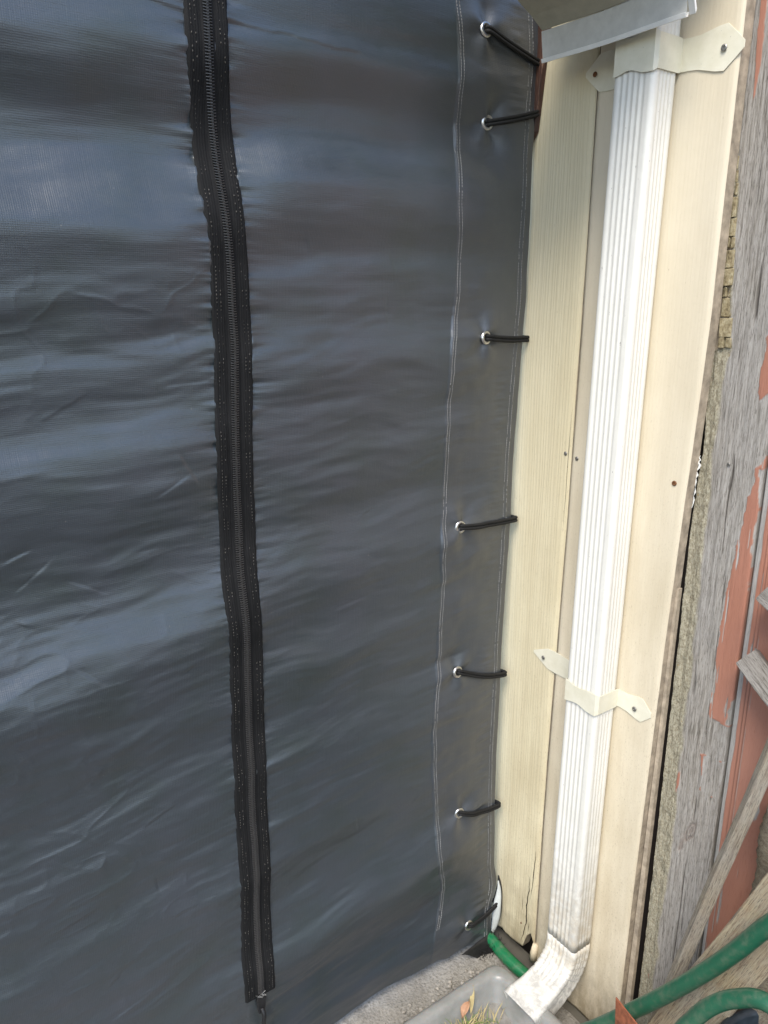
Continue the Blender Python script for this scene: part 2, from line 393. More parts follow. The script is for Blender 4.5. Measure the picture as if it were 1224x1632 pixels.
# concrete slab below the curtain: broken uneven front edge
nx, ny = 150, 330
X = np.linspace(-1.2, 0.62, nx)[:, None] + np.zeros((1, ny)); Y = np.linspace(-2.6, -0.03, ny)[None] + np.zeros((nx, 1))
Z = 0.014 + 0.008 * fbm(X * 9, Y * 9, 3, 5) + 0.004 * fbm(X * 60, Y * 60, 8, 3)
crk = np.abs(Y + 0.62 * X * 0 + 1.15 * (X - 0.045) * 0 + 0 * X)
d = np.abs((X - 0.075) - 0.025 * fbm(Y * 6, X * 0 + 3, 5, 4))
Z -= 0.014 * (1 - ss(0.002, 0.009, d)) * ss(-.9, -.3, Y)
o = grid('concrete_slab', np.stack([X, Y, Z], -1), M['concrete']); o['kind'] = 'structure'

# ------------------------------------------------------------------ house wall (cream)
house = thing('house_wall', 'cream painted wooden wall corner behind the white drainpipe', 'wall')
def board(name, xl, xr, z0f, z1, mat, yoff, seed, side=None, step=0.003, bow=0.0):
    """front face at Y=yoff; xl, xr functions of z"""
    nz = 420; nx = 40
    zz = np.linspace(0, 1, nz)[None]; uu = np.linspace(0, 1, nx)[:, None]
    X0 = uu * 0; zt = 0.08 + (z1 - 0.08) * zz
    xa = np.interp(zt, *xl); xb = np.interp(zt, *xr)
    Xg = xa + (xb - xa) * uu
    zb = z0f(Xg); Zg = zb + (z1 - zb) * zz
    dl = np.minimum((Xg - xa), (xb - Xg))
    Yg = yoff + 0.0028 * (1 - ss(0, 0.004, dl)) + 0.0008 * fbm(Xg * 30, Zg * 4, seed, 3) + bow * ((uu - .5) ** 2)
    wob = 0.0009 * fbm(Xg * 0 + seed, Zg * 9, seed + 3, 4)
    Xg = Xg + wob * (np.abs(uu - 0.5) * 2) ** 6
    return grid(name, np.stack([Xg, Yg, Zg], -1), mat, house, skirt=(0, 0.024, 0), mat2=side or M['raw'])
ZT = 2.158
brk = lambda X: 0.035 + 0.012 * np.abs(fbm(X * 55, X * 0 + 1, 21, 3)) + 0.05 * ss(0.09, 0.104, X) * (1 - ss(0.118, 0.128, X)) * 1.0 + 0.012 * ss(.05, .12, X)
bl = board('siding_board', ([0, 3], [-0.35, -0.35]), ([0, 0.6, 1.2, 1.7, 3], [0.1235, 0.125, 0.1378, 0.140, 0.142]), brk, ZT, M['cream_l'], 0.0, 31)
br = board('siding_board', ([0, 0.6, 1.2, 1.7, 3], [0.1265, 0.128, 0.1395, 0.142, 0.144]), ([0, 0.2, 0.6, 1.02, 1.38, 1.62, 3], [0.375, 0.377, 0.383, 0.392, 0.405, 0.4125, 0.416]), lambda X: 0.0 * X + 0.004 + 0.01 * np.abs(fbm(X * 20, X * 0, 5, 3)), ZT, M['cream_r'], 0.0, 44)
box('shade_backing', (-0.35, 0.40, 0.0275, 0.045, 0.0, ZT), M['dark'], house)  # black sheet, painted shade seen below and between the cream boards
# cracks that run up from the broken foot of the left board, as thin dark open splits
def split(pts, wd, y=-0.0012):
    P = smooth_path([(x, y, z) for x, z in pts], 4); V = []; F = []
    for i, p in enumerate(P):
        h = wd * (0.15 + math.sin(math.pi * i / (len(P) - 1))) * (0.7 + 0.6 * random.random()); j = random.uniform(-1, 1) * wd * 1.2
        V += [(p.x - h + j, p.y, p.z), (p.x + h + j, p.y, p.z)]
    for i in range(len(P) - 1): F.append((2 * i, 2 * i + 1, 2 * i + 3, 2 * i + 2))
    return V, F
a = Acc()
for pts, wd in [([(0.082, 0.055), (0.090, 0.09), (0.0955, 0.13), (0.094, 0.17), (0.0985, 0.22), (0.0975, 0.26)], 0.0011), ([(0.105, 0.20), (0.109, 0.25), (0.112, 0.31), (0.113, 0.345)], 0.0008), ([(0.081, 0.15), (0.080, 0.19)], 0.0006), ([(0.104, 0.10), (0.1045, 0.13)], 0.0005), ([(0.131, 1.15), (0.1325, 1.3), (0.134, 1.4)], 0.0004)]:
    a.add(*split(pts, wd))
a.build('split', M['dark'], house)
# a stub of filler in the broken foot
V, F = tube_geo([Vector((0.127, -0.002, 0.035)), Vector((0.129, -0.004, 0.06)), Vector((0.131, -0.002, 0.085))], lambda t: 0.011 - 0.004 * t, 8)
mesh('filler', V, F, M['putty'], house, True)
def screw(x, y, z, r, mat, parent, rough_rim=False, nrm=(0, -1, 0)):
    V = []; F = []; n = 14; nv = Vector(nrm).normalized(); a = nv.orthogonal().normalized(); b = nv.cross(a); c = Vector((x, y, z))
    rings = [(r, 0.0), (r, 0.0008), (r * 0.78, 0.0016), (r * 0.35, 0.0017), (r * 0.25, 0.0005)]
    for rr, h in rings:
        for k in range(n):
            th = 2 * math.pi * k / n; q = rr * (1.25 if (rr == r * 0.35 and k % 4 == 0) else 1); V.append(c + nv * h + a * q * math.cos(th) + b * q * math.sin(th))
    for i in range(len(rings) - 1):
        for k in range(n): F.append((i * n + k, i * n + (k + 1) % n, (i + 1) * n + (k + 1) % n, (i + 1) * n + k))
    F.append(tuple(range((len(rings) - 1) * n, len(rings) * n)))
    o = mesh('screw', V, F, mat, parent, False)
    # cross recess: two dark slots standing in the dished head
    return o
for x, z in [(0.1245, 1.313), (0.1545, 1.3075)]:
    screw(x, -0.0005, z, 0.0042, M['screw'], house)
screw(0.379, -0.0008, 1.300, 0.0048, M['rusty_screw'], house)
screw(0.079, -0.0008, 0.108, 0.002, M['rusty_screw'], house)

# ------------------------------------------------------------------ drainpipe
ds = thing('drainpipe', 'white fluted metal drainpipe strapped upright to the cream wall', 'drainpipe')
W, D, R_ = 0.0825, 0.060, 0.009
def ds_profile():
    """closed outline in (u across, v out from the wall); fluted faces; returns Nx2"""
    pts = []
    def flute(t, L, n, margin0, margin1, depth):
        s = (t - margin0) / (L - margin0 - margin1)
        if s <= 0 or s >= 1: return 0
        ph = s * n; return -depth * (0.5 - 0.5 * math.cos(2 * math.pi * ph)) ** 0.8
    cx = [(R_, 0), (W - R_, 0)]
    # back face
    for k in range(3): pts.append((R_ + (W - 2 * R_) * k / 2, 0.0))
    for k in range(1, 7):
        th = -math.pi / 2 + math.pi / 2 * k / 6; pts.append((W - R_ + R_ * math.cos(th), R_ + R_ * math.sin(th)))
    L = D - 2 * R_; N = 60
    for k in range(1, N): 
        t = L * k / N; pts.append((W + flute(t, L, 4, 0.003, 0.002, 0.0011), R_ + t))
    for k in range(0, 7):
        th = math.pi / 2 * k / 6; pts.append((W - R_ + R_ * math.cos(th), D - R_ + R_ * math.sin(th)))
    L = W - 2 * R_; N = 100
    for k in range(1, N):
        t = L * k / N; pts.append((W - R_ - t, D + flute(t, L, 5, 0.007, 0.002, 0.0013)))
    for k in range(0, 7):
        th = math.pi / 2 + math.pi / 2 * k / 6; pts.append((R_ + R_ * math.cos(th), D - R_ + R_ * math.sin(th)))
    L = D - 2 * R_; N = 60
    for k in range(1, N):
        t = L * k / N; pts.append((0 - flute(t, L, 4, 0.002, 0.003, 0.0021), D - R_ - t))
    for k in range(0, 6):
        th = math.pi + math.pi / 2 * k / 6; pts.append((R_ + R_ * math.cos(th), R_ + R_ * math.sin(th)))
    return np.array(pts)
prof = ds_profile(); NP = len(prof)
def pipe(name, frames, flute_keep=None, attrs=None, wall=0.0012, jitter=0.0, scale_end=None):
    """frames: list of (x_left, y_back, z, tilt); tilt = angle of the axis from straight down, towards -Y"""
    K = len(frames); P = np.zeros((NP, K, 3)); 
    smoothp = prof.copy()
    for k, (x0, yb, zc, tl, fl, sc) in enumerate(frames):
        u = prof[:, 0].copy(); v = prof[:, 1].copy()
        if fl < 1:
            rect_u = np.clip(u, 0, W); 
            # pull the flutes flat
            front = (v > D - 0.0035) & (u > R_) & (u < W - R_); v = np.where(front, D + (v - D) * fl, v)
            right = (u > W - 0.0035) & (v > R_) & (v < D - R_); u = np.where(right, W + (u - W) * fl, u)
            left = (u < 0.0035) & (v > R_) & (v < D - R_); u = np.where(left, u * fl, u)
        u = W / 2 + (u - W / 2) * sc; v = D / 2 + (v - D / 2) * sc
        P[:, k, 0] = x0 + u
        P[:, k, 1] = yb - v * math.cos(tl); P[:, k, 2] = zc - v * math.sin(tl) * -1 if False else zc + v * math.sin(tl)
    i = np.arange(NP * K).reshape(NP, K)
    V = P.reshape(-1, 3); F = np.stack([i, np.roll(i, -1, 0)], -1)
    F = np.stack([i[:, :-1], np.roll(i, -1, 0)[:, :-1], np.roll(i, -1, 0)[:, 1:], i[:, 1:]], -1).reshape(-1, 4)
    me = bpy.data.meshes.new(name)
    me.vertices.add(len(V)); me.vertices.foreach_set('co', V.astype(np.float32).ravel())
    me.loops.add(F.size); me.loops.foreach_set('vertex_index', F.astype(np.int32).ravel())
    me.polygons.add(len(F)); me.polygons.foreach_set('loop_start', np.arange(0, F.size, 4, dtype=np.int32))
    me.polygons.foreach_set('use_smooth', np.ones(len(F), bool)); me.materials.append(M['white']); me.update(calc_edges=True)
    for kk, fn in (attrs or {}).items():
        at = me.attributes.new(kk, 'FLOAT', 'POINT'); at.data.foreach_set('value', fn(V).astype(np.float32))
    o = bpy.data.objects.new(name, me); link(o, ds)
    so = o.modifiers.new('wall', 'SOLIDIFY'); so.thickness = wall; so.offset = -1
    return o
XL = 0.2235; YB = -0.004
fr = []
for k, z in enumerate(np.linspace(0.2245, 2.30, 90)):
    lean = np.interp(z, [0.2, 0.5, 1.0, 1.6, 2.1], [-0.0115, -0.009, -0.0035, 0.001, 0.006])
    fr.append((XL + lean, YB, z, 0.0, 1, 1))
fr = fr[::-1]
pipe('pipe', fr, attrs={'dirt': lambda V: 0.10 + 0.45 * (1 - ss(0.25, 0.6, V[:, 2])), 'stain': lambda V: 0.75 * (1 - ss(0.26, 0.48, V[:, 2]))})
# elbow: swings out from the wall
fr = []
y, z = YB + 0.0003, 0.208
fr.append((XL - 0.0117, y, z + 0.018, 0.0, 1, 1.006))
nseg = 110; total = 0.232
for k in range(1, nseg + 1):
    s = k / nseg
    tl = math.radians(69) * min(1.0, s / 0.66)
    y -= math.sin(tl) * total / nseg; z -= math.cos(tl) * total / nseg
    ph = (s - 0.04) * 11.5
    cr_ = (1 - (ph - math.floor(ph))) ** 2 if 0.04 < s < 0.64 else 0
    fr.append((XL - 0.0117 - 0.004 * s, y, z, tl, float(1 - 0.9 * ss(0.64, 0.70, s)), 1.008 + 0.02 * s - 0.035 * cr_ * min(1, s * 5) + 0.13 * float(ss(0.70, 1.0, s))))
el = pipe('elbow', fr, attrs={'dirt': lambda V: 0.5 + 0.5 * (1 - ss(0.08, 0.24, V[:, 2])), 'stain': lambda V: (1 - ss(0.0, 0.05, np.abs(V[:, 2] - 0.20)))})
# straps
def strap(pts_top, pts_bot, name='bracket'):
    n = len(pts_top); V = [Vector(p) for p in pts_top] + [Vector(p) for p in pts_bot]
    F = [(i, i + 1, n + i + 1, n + i) for i in range(n - 1)]
    o = mesh(name, V, F, M['strap'], ds, False)
    so = o.modifiers.new('t', 'SOLIDIFY'); so.thickness = 0.0011; so.offset = 1
    bevel(o, 0.0004, 2)
    return o
def strap_shape(xl, xr, z0, hw, left, right, tilt=0.0, hl=None, flip=False):
    """left/right: lengths of the tabs; wraps the pipe from wall to wall. Wavy outline, pointed tabs"""
    y0 = -0.0022; yf = YB - D - 0.0035; 
    # path (x, y, s)
    raw = []
    tabL = [(xl - left * t, y0) for t in np.linspace(1, 0, 8)]
    sideL = [(xl - 0.0005, y0 + (yf - y0) * t) for t in np.linspace(0.06, 0.9, 6)]
    front = [(xl + 0.004 + (xr - xl - 0.008) * t, yf) for t in np.linspace(0, 1, 15)]
    sideR = [(xr + 0.0005, yf + (y0 - yf) * t) for t in np.linspace(0.1, 0.94, 6)]
    tabR = [(xr + right * t, y0) for t in np.linspace(0, 1, 8)]
    path = tabL + sideL + front + sideR + tabR
    top = []; bot = []
    nL = 8; nall = len(path)
    for i, (x, y) in enumerate(path):
        if i < 8:   # left tab: pointed end
            t = i / 7.0; h = hw * (0.12 + 0.95 * min(1, t / 0.30)) * (1 - 0.22 * ss(0.45, 1, t))
            top.append((x, y, z0 + h)); bot.append((x, y, z0 - h))
        elif i < 14:
            h = hw * 0.80; top.append((x, y, z0 + h)); bot.append((x, y, z0 - h))
        elif i < 29:
            t = (i - 14) / 14.0
            # waist in the middle of the front, scalloped
            k = 0.80 + 0.22 * (0.5 + 0.5 * math.cos(2 * math.pi * min(1, t * 1.25))) - 0.02
            top.append((x, y, z0 + hw * k)); bot.append((x, y, z0 - hw * k))
        elif i < 35:
            h = hw * 0.86; top.append((x, y, z0 + h)); bot.append((x, y, z0 - h))
        else:
            t = (i - 35) / 7.0; h = hw * (0.80 + 0.30 * float(ss(0.2, 0.7, t))) * (1 if t < 0.72 else 1 - (t - 0.72) / 0.28 * 0.85)
            top.append((x, y, z0 + h)); bot.append((x, y, z0 - h))
    tl = lambda p: (p[0], p[1], p[2] + tilt * (p[0] - (xl + xr) / 2))
    return [tl(p) for p in top], [tl(p) for p in bot]
T, B = strap_shape(XL + 0.0045, XL + 0.006 + W + 0.001, 1.997, 0.030, 0.112, 0.108, -0.06)
b1 = strap(T, B)
screw(0.1391, -0.0043, 2.003, 0.0045, M['rusty_screw'], b1); screw(0.3886, -0.0043, 1.989, 0.0052, M['screw'], b1)
T, B = strap_shape(XL - 0.0065, XL - 0.0045 + W + 0.001, 0.842, 0.0235, 0.147, 0.080, -0.05)
b2 = strap(T, B)
screw(0.1014, -0.0043, 0.848, 0.0045, M['screw'], b2); screw(0.3449, -0.0043, 0.834, 0.005, M['screw'], b2)

# ------------------------------------------------------------------ roof flashing / gutter edge above the pipe
rf = thing('roof_flashing', 'beige metal roof edge flashing with white folded lip above drainpipe', 'flashing')
def extr(name, prof2, x0, x1, mat, thick=0.001):
    """prof2: (y, z) polyline swept along X with thickness"""
    V = []; F = []; n = len(prof2)
    for x in np.linspace(x0, x1, 24):
        sag = 0.0012 * math.sin(x * 21) 
        for (yy, zz) in prof2: V.append((x, yy, zz + sag))
    for k in range(23):
        for i in range(n - 1): F.append((k * n + i, k * n + i + 1, (k + 1) * n + i + 1, (k + 1) * n + i))
    o = mesh(name, V, F, mat, rf, False); so = o.modifiers.new('t', 'SOLIDIFY'); so.thickness = thick; so.offset = 0
    bevel(o, 0.0004, 2); return o
extr('face', [(-0.0905, 2.023), (-0.094, 2.044), (-0.097, 2.0645)], 0.093, 0.378, M['flash_grey'])
extr('upper_fold', [(-0.0975, 2.0655), (-0.125, 2.083), (-0.16, 2.10)], 0.095, 0.378, M['flash'])
extr('lip', [(-0.0865, 2.0235), (-0.088, 2.0175), (-0.0915, 2.0165), (-0.0935, 2.0225)], 0.092, 0.3785, M['flash_white'], 0.0016)
extr('soffit', [(-0.162, 2.101), (-0.26, 2.125), (-0.36, 2.15)], 0.10, 0.40, M['soffit'], 0.004)
# folded white end of the lip
V, F = [], []
e = Acc()
for (ya, za, yb, zb) in [(-0.086, 2.020, -0.103, 2.062), (-0.103, 2.062, -0.165, 2.104)]:
    e.add(*((lambda A: ([(0.379, A[0] - .0, A[1]), (0.393, A[0] - .004, A[1] - .002), (0.393, A[2] - .004, A[3] - .002), (0.379, A[2], A[3]), (0.379, A[0], A[1] + .006), (0.393, A[0] - .002, A[1] + .005), (0.393, A[2] - .002, A[3] + .005), (0.379, A[2], A[3] + .006)], [(0, 1, 2, 3), (4, 7, 6, 5), (0, 4, 5, 1), (1, 5, 6, 2), (2, 6, 7, 3), (3, 7, 4, 0)]))((ya, za, yb, zb))))
bevel(e.build('end_fold', M['flash_white'], rf), 0.0012)
box('roof_deck', (0.10, 0.41, -0.40, 0.03, 2.16, 2.18), M['soffit'], rf)
# brown batten in the corner
V = [(-0.03, -0.001, 1.88), (0.006, -0.001, 1.93), (0.031, -0.001, 2.156), (-0.03, -0.001, 2.156), (-0.03, -0.013, 1.88), (0.002, -0.010, 1.93), (0.027, -0.010, 2.156), (-0.03, -0.013, 2.156)]
bt = mesh('batten', V, [(0, 1, 2, 3), (4, 7, 6, 5), (0, 4, 5, 1), (1, 5, 6, 2), (2, 6, 7, 3), (3, 7, 4, 0)], M['brown']); bevel(bt, 0.0015)
tag(bt, 'dark brown wooden batten in the corner between grey curtain and flashing', 'batten')

# ------------------------------------------------------------------ shed wall (weathered and red planks)
shed = thing('shed_wall', 'weathered plank shed wall with grey and peeling red boards', 'wall')
YS = 0.030
def plank_masks(X, Z, kind):
    z0 = Z
    A = {}
    if kind == 'grey':
        el = np.interp(Z, [0, .29, .6, .82, 1.02, 1.21, 1.38, 1.47, 1.54, 1.64, 1.74, 1.88, 2.0, 2.4], [.436, .4345, .436, .433, .435, .4265, .429, .430, .438, .4275, .419, .406, .400, .395])
        n = 0.006 * fbm(X * 40, Z * 14, 51, 4)
        A['lichen'] = 1 - ss(-0.003, 0.004, X - el + n * 1.6)
        zt = [0, .70, .715, .79, .80, .86, .87, .95, 1.05, 1.11, 1.20, 1.24, 1.287, 1.345, 1.368, 1.45, 1.455, 1.486, 1.536, 1.60, 3]
        L = [.60, .60, .481, .476, .600, .600, .4845, .4805, .481, .487, .487, .4935, .499, .506, .524, .60, .4975, .4935, .4955, .505, .60]
        Rr = [.60, .60, .487, .4835, .600, .600, .5165, .5237, .5255, .5265, .524, .5245, .5225, .516, .60, .60, .4985, .53, .53, .53, .60]
        l = np.interp(Z, zt, L); r = np.interp(Z, zt, Rr)
        nn = 0.007 * fbm(X * 55, Z * 11, 61, 5) + 0.0085 * fbm(X * 130, Z * 34, 66, 4)
        p = ss(-0.0004, 0.0004, X - l + nn) * ss(-0.0004, 0.0004, r - X + 0.7 * nn - .003)
        # top streak
        c1 = np.interp(Z, [1.89, 1.965, 2.05, 2.4], [.4268, .427, .424, .42]); w1 = np.interp(Z, [1.885, 1.92, 1.965, 2.05, 2.4], [-.004, .0012, .0032, .0045, .008])
        p = np.maximum(p, ss(-0.0003, 0.0003, w1 - np.abs(X - c1) + 0.25 * nn))
        # cracks and slits inside the paint
        cz = vn(X * 260, Z * 9, 71) + 0.5 * vn(X * 500, Z * 22, 72) + 0.12 * (1 - ss(0, .012, X - l))
        p = p * (1 - ss(0.40, 0.44, cz) * 0.97)
        # scattered small flakes low on the lichen strip
        fl = fbm(X * 90, Z * 14, 81, 4); p = np.maximum(p, ss(0.60, 0.63, fl) * (1 - ss(0.44, 0.45, X)) * (1 - ss(1.0, 1.05, Z)))
        A['paint'] = p
        pb = ss(-0.006, 0.0, X - l + nn - 0.002) * ss(-0.004, 0.002, r - X + 0.003 + nn)
        A['primer'] = np.clip(pb * (1 - p) * (0.35 + fbm(X * 70, Z * 9, 91, 3)), 0, 0.6)
        cr = ss(0.42, 0.5, vn(X * 230, Z * 5.5, 73) + 0.4 * vn(X * 600, Z * 15, 74)) * (1 - p) * ss(0.43, 0.45, X) * 0.8
        cr2 = (1 - ss(0.0005, 0.0014, np.abs(X - 0.4725 - 0.004 * fbm(Z * 5, X * 0, 75, 3)))) * (1 - ss(0.50, 0.56, Z))
        # knot
        dx = (X - 0.470 - 0.36 * (Z - 0.61)) / 0.012; dz = (Z - 0.612) / 0.055; rr = np.sqrt(dx * dx + dz * dz) + 0.55 * fbm(X * 60, Z * 25, 76, 3)
        k = (1 - ss(0.75, 1.0, rr)) * (0.25 + 0.55 * (0.5 + 0.5 * np.sin(rr * 13 + 3 * fbm(X * 90, Z * 30, 77, 3))))
        A['knot'] = k
        A['crack'] = np.clip(np.maximum(cr, cr2), 0, 1)
        H = 0.0011 * p + 0.0022 * A['lichen'] * fbm(X * 130, Z * 60, 78, 4) - 0.0022 * A['crack'] - 0.0035 * k + 0.0016 * fbm(X * 150, Z * 6, 79, 4) * (1 - p * .7)
        H = H - 0.004 * A['lichen'] * ss(0.0, 0.02, el - X)
    else:
        s = int(kind[3:]); x0 = X.min(); xx = X - x0
        nn = 0.006 * fbm(X * 60, Z * 8, 101 + s, 4)
        wdt = np.interp(Z, [0, .5, .9, 1.2, 2.4], [.0075, .009, .011, .012, .011])
        p = ss(-0.0004, 0.0004, xx - wdt + 0.35 * nn)
        slit = ss(0.40, 0.46, vn(X * 300, Z * 6, 111 + s) + 0.45 * vn(X * 700, Z * 14, 112 + s)) * (1 - ss(0.022, 0.040, xx))
        slit2 = ss(0.56, 0.6, vn(X * 220, Z * 5, 113 + s) + 0.4 * vn(X * 500, Z * 12, 114 + s))
        p = p * (1 - np.maximum(slit, slit2))
        th_ = 0.54 if s < 3 else 0.0  # unseen planks stripped mostly bare, shaped to grey their reflection in the tarp
        patch = ss(th_, th_ + .03, fbm(X * 26, Z * 12, 121 + s, 4)); p = p * (1 - patch)
        if s == 1:
            dx = (X - 0.5875) / 0.0065; dz = (Z - 0.735) / 0.028
            p = p * ss(0.85, 1.1, np.sqrt(dx * dx + dz * dz) + 0.4 * fbm(X * 120, Z * 60, 130, 3))
        A['paint'] = p; A['lichen'] = 0 * p; A['knot'] = 0 * p
        A['primer'] = np.clip((1 - p) * 0.35 + 0 * p, 0, 1) * (1 - np.clip(slit2, 0, 1))
        gro = (1 - ss(0.0004, 0.0012, np.abs(xx - 0.019))) + (1 - ss(0.0004, 0.0011, np.abs(xx - 0.025)))
        A['crack'] = np.clip(0.55 * gro * ss(-0.3, 0.2, fbm(Z * 6, X * 0, 140 + s, 3)), 0, 1)
        H = 0.0010 * p - 0.0013 * np.clip(gro, 0, 1) + 0.001 * fbm(X * 120, Z * 5, 79 + s, 4) * (1 - p * .6) - 0.003 * (1 - ss(0, 0.004, xx))
    return A, H
def plank(name, x0, x1, kind, yo, label=None, dx=0.0012, dz=0.0026, z1=2.158, keepf=None):
    nx = int((x1 - x0) / dx) + 1; nz = int(z1 / dz) + 1
    X = np.linspace(x0, x1, nx)[:, None] + np.zeros((1, nz)); Z = np.linspace(0.0, z1, nz)[None] + np.zeros((nx, 1))
    A, H = plank_masks(X, Z, kind)
    edge = np.minimum(X - x0, x1 - X); H = H - 0.003 * (1 - ss(0, 0.003, edge)) ** 2
    Xd = X.copy()
    if kind == 'grey':   # ragged left edge that follows the photograph's line
        le = np.interp(Z, [0, .29, .6, .82, 1.02, 1.2, 1.38, 1.50, 1.532, 1.540, 1.64, 1.74, 1.84, 2.0, 2.4], [.392, .391, .395, .393, .3975, .3965, .404, .3975, .398, .4295, .4215, .414, .401, .392, .385])
        le = le + 0.0022 * fbm(Z * 45, Z * 0, 150, 4)
        t = np.clip((X - x0) / (0.45 - x0), 0, 1); Xd = np.where(X < 0.45, le + (0.45 - le) * t, X)
        A, H = plank_masks(Xd, Z, kind); H = H - 0.004 * (1 - ss(0, 0.004, Xd - le)) ** 2 - 0.003 * (1 - ss(0, 0.003, x1 - X)) ** 2
    P = np.stack([Xd, yo - H, Z], -1)
    o = grid(name, P, M['plank'], shed, skirt=(0, 0.022, 0), attrs=A)
    if label: o['label'] = label
    return o
plank('plank', 0.392, 0.5205, 'grey', YS, 'silver grey weathered plank with lichen edge and knot')
plank('plank', 0.5222, 0.6480, 'red1', YS + 0.003, 'peeling red painted plank beside the grey one')
xx = 0.650
for k in range(2, 9):
    plank('plank', xx, xx + 0.126, 'red%d' % k, YS + 0.003 + 0.001 * (k % 2), dx=0.003, dz=0.008); xx += 0.128
box('shade_backing', (0.401, xx, YS + 0.03, YS + 0.045, 0.0, 2.158), M['dark'], shed)  # black sheet, painted shade behind the gaps of the planks
V = [(0.378, 0.016, 0.0), (0.3900, 0.017, 0.0), (0.3900, 0.04, 0.0), (0.378, 0.04, 0.0), (0.3945, 0.016, 1.1), (0.3995, 0.017, 1.1), (0.3995, 0.04, 1.1), (0.3945, 0.04, 1.1)]
mesh('packing_strip', V, BF, M['raw'], shed)
V = [(0.392, 0.036, 1.455), (0.436, 0.036, 1.455), (0.436, 0.05, 1.455), (0.392, 0.05, 1.455), (0.38, 0.036, 2.15), (0.41, 0.036, 2.15), (0.41, 0.05, 2.15), (0.38, 0.05, 2.15)]
mesh('packing_strip', V, BF, M['raw'], shed)
# rotten split blocks at the plank's upper left edge
zb = 1.5385; k = 0
while zb < 2.13:
    h = random.uniform(0.017, 0.034); el = np.interp(zb + h / 2, [1.54, 1.64, 1.74, 1.88, 2.0, 2.4], [.4375, .4275, .4205, .408, .400, .395]); ll = np.interp(zb + h / 2, [1.54, 1.64, 1.74, 1.84, 2.0, 2.4], [.4105, .4055, .4015, .398, .388, .38])
    j = lambda s=0.0012: random.uniform(-s, s)
    halves = [(ll, el)] if k % 3 else [(ll, (ll + el) / 2 - 0.0004), ((ll + el) / 2 + 0.0006, el)]
    for (xa, xb) in halves:
        d0 = random.uniform(-0.003, 0.001); za = zb + j(.0006); zz = zb + h - 0.0016
        V = [(xa + j(), YS + 0.020, za), (xb, YS + 0.020, za), (xb, YS + 0.020, zz), (xa + j(), YS + 0.020, zz),
             (xa + 0.003 + j(), YS + 0.002 + d0, za + j()), (xb + .001, YS - 0.0012 + d0 + j(.0006), za + j()), (xb + .001, YS - 0.0012 + d0 + j(.0006), zz + j()), (xa + 0.003 + j(), YS + 0.002 + d0 + j(), zz + j())]
        o = mesh('rotten_block', V, [(0, 1, 2, 3), (4, 7, 6, 5), (0, 4, 5, 1), (1, 5, 6, 2), (2, 6, 7, 3), (3, 7, 4, 0)], M['rot'], shed); bevel(o, 0.001, 2)
    zb += h; k += 1
# white paint remains on the lichen edge
a = Acc()
for pts, wd in [([(0.4015, 1.255), (0.4035, 1.285), (0.402, 1.31), (0.406, 1.335), (0.4075, 1.352)], 0.0022), ([(0.403, 1.27), (0.4045, 1.30)], 0.0014)]:
    a.add(*split(pts, wd, YS - 0.0045))
o = a.build('paint_flake', M['flash_white'], shed); so = o.modifiers.new('t', 'SOLIDIFY'); so.thickness = 0.0008
screw(0.4595, YS - 0.001, 1.345, 0.0032, M['screw'], shed)

# ------------------------------------------------------------------ tarpaulin curtain
tarp = thing('tarp_curtain', 'dark grey coated tarpaulin curtain with a long black zip', 'tarpaulin')
eyes = [(0.148, 2.081), (0.123, 1.935), (0.127, 1.543), (0.177, 1.158), (0.167, 0.819), (0.149, 0.445), (0.114, 0.109)]
ez = np.array([0, .05, .12, .155, .19, .25, .416, .774, .89, 1.147, 1.326, 1.537, 1.62, 1.829, 1.942, 2.052, 2.154, 2.5])
ew = np.array([.033, .033, .030, .018, .010, .022, .029, .029, .029, .021, .019, .009, .003, .006, .004, -.001, .012, .014])
def smooth_table(zt, wt, sg):
    zz_ = np.arange(-0.5, 3.0, 0.005); y_ = np.interp(zz_, zt, wt); k_ = np.exp(-(np.arange(-40, 41) * 0.005 / sg) ** 2 / 2); k_ /= k_.sum()
    y_ = np.convolve(np.pad(y_, 40, 'edge'), k_, 'valid'); return lambda z: np.interp(z, zz_, y_)
edge_w = smooth_table(ez, ew, 0.012)
zipz = np.array([-.1, .222, .456, .67, .807, .935, 1.056, 1.176, 1.288, 1.536, 1.69, 1.753, 1.814, 1.865, 1.98, 2.027, 2.5])
zipw = np.array([.681, .681, .680, .674, .676, .674, .667, .676, .674, .666, .664, .669, .680, .684, .681, .682, .682])
zip_w = smooth_table(zipz, zipw, 0.028)
smz = np.array([0, .121, .211, .30, .401, .543, .719, .941, 1.082, 1.218, 1.373, 1.555, 1.625, 1.814, 1.928, 2.026, 2.115, 2.5])
smw = np.array([.235, .225, .197, .205, .218, .236, .235, .223, .221, .221, .220, .210, .199, .202, .215, .199, .221, .221])
seam_w = smooth_table(smz, smw, 0.028)
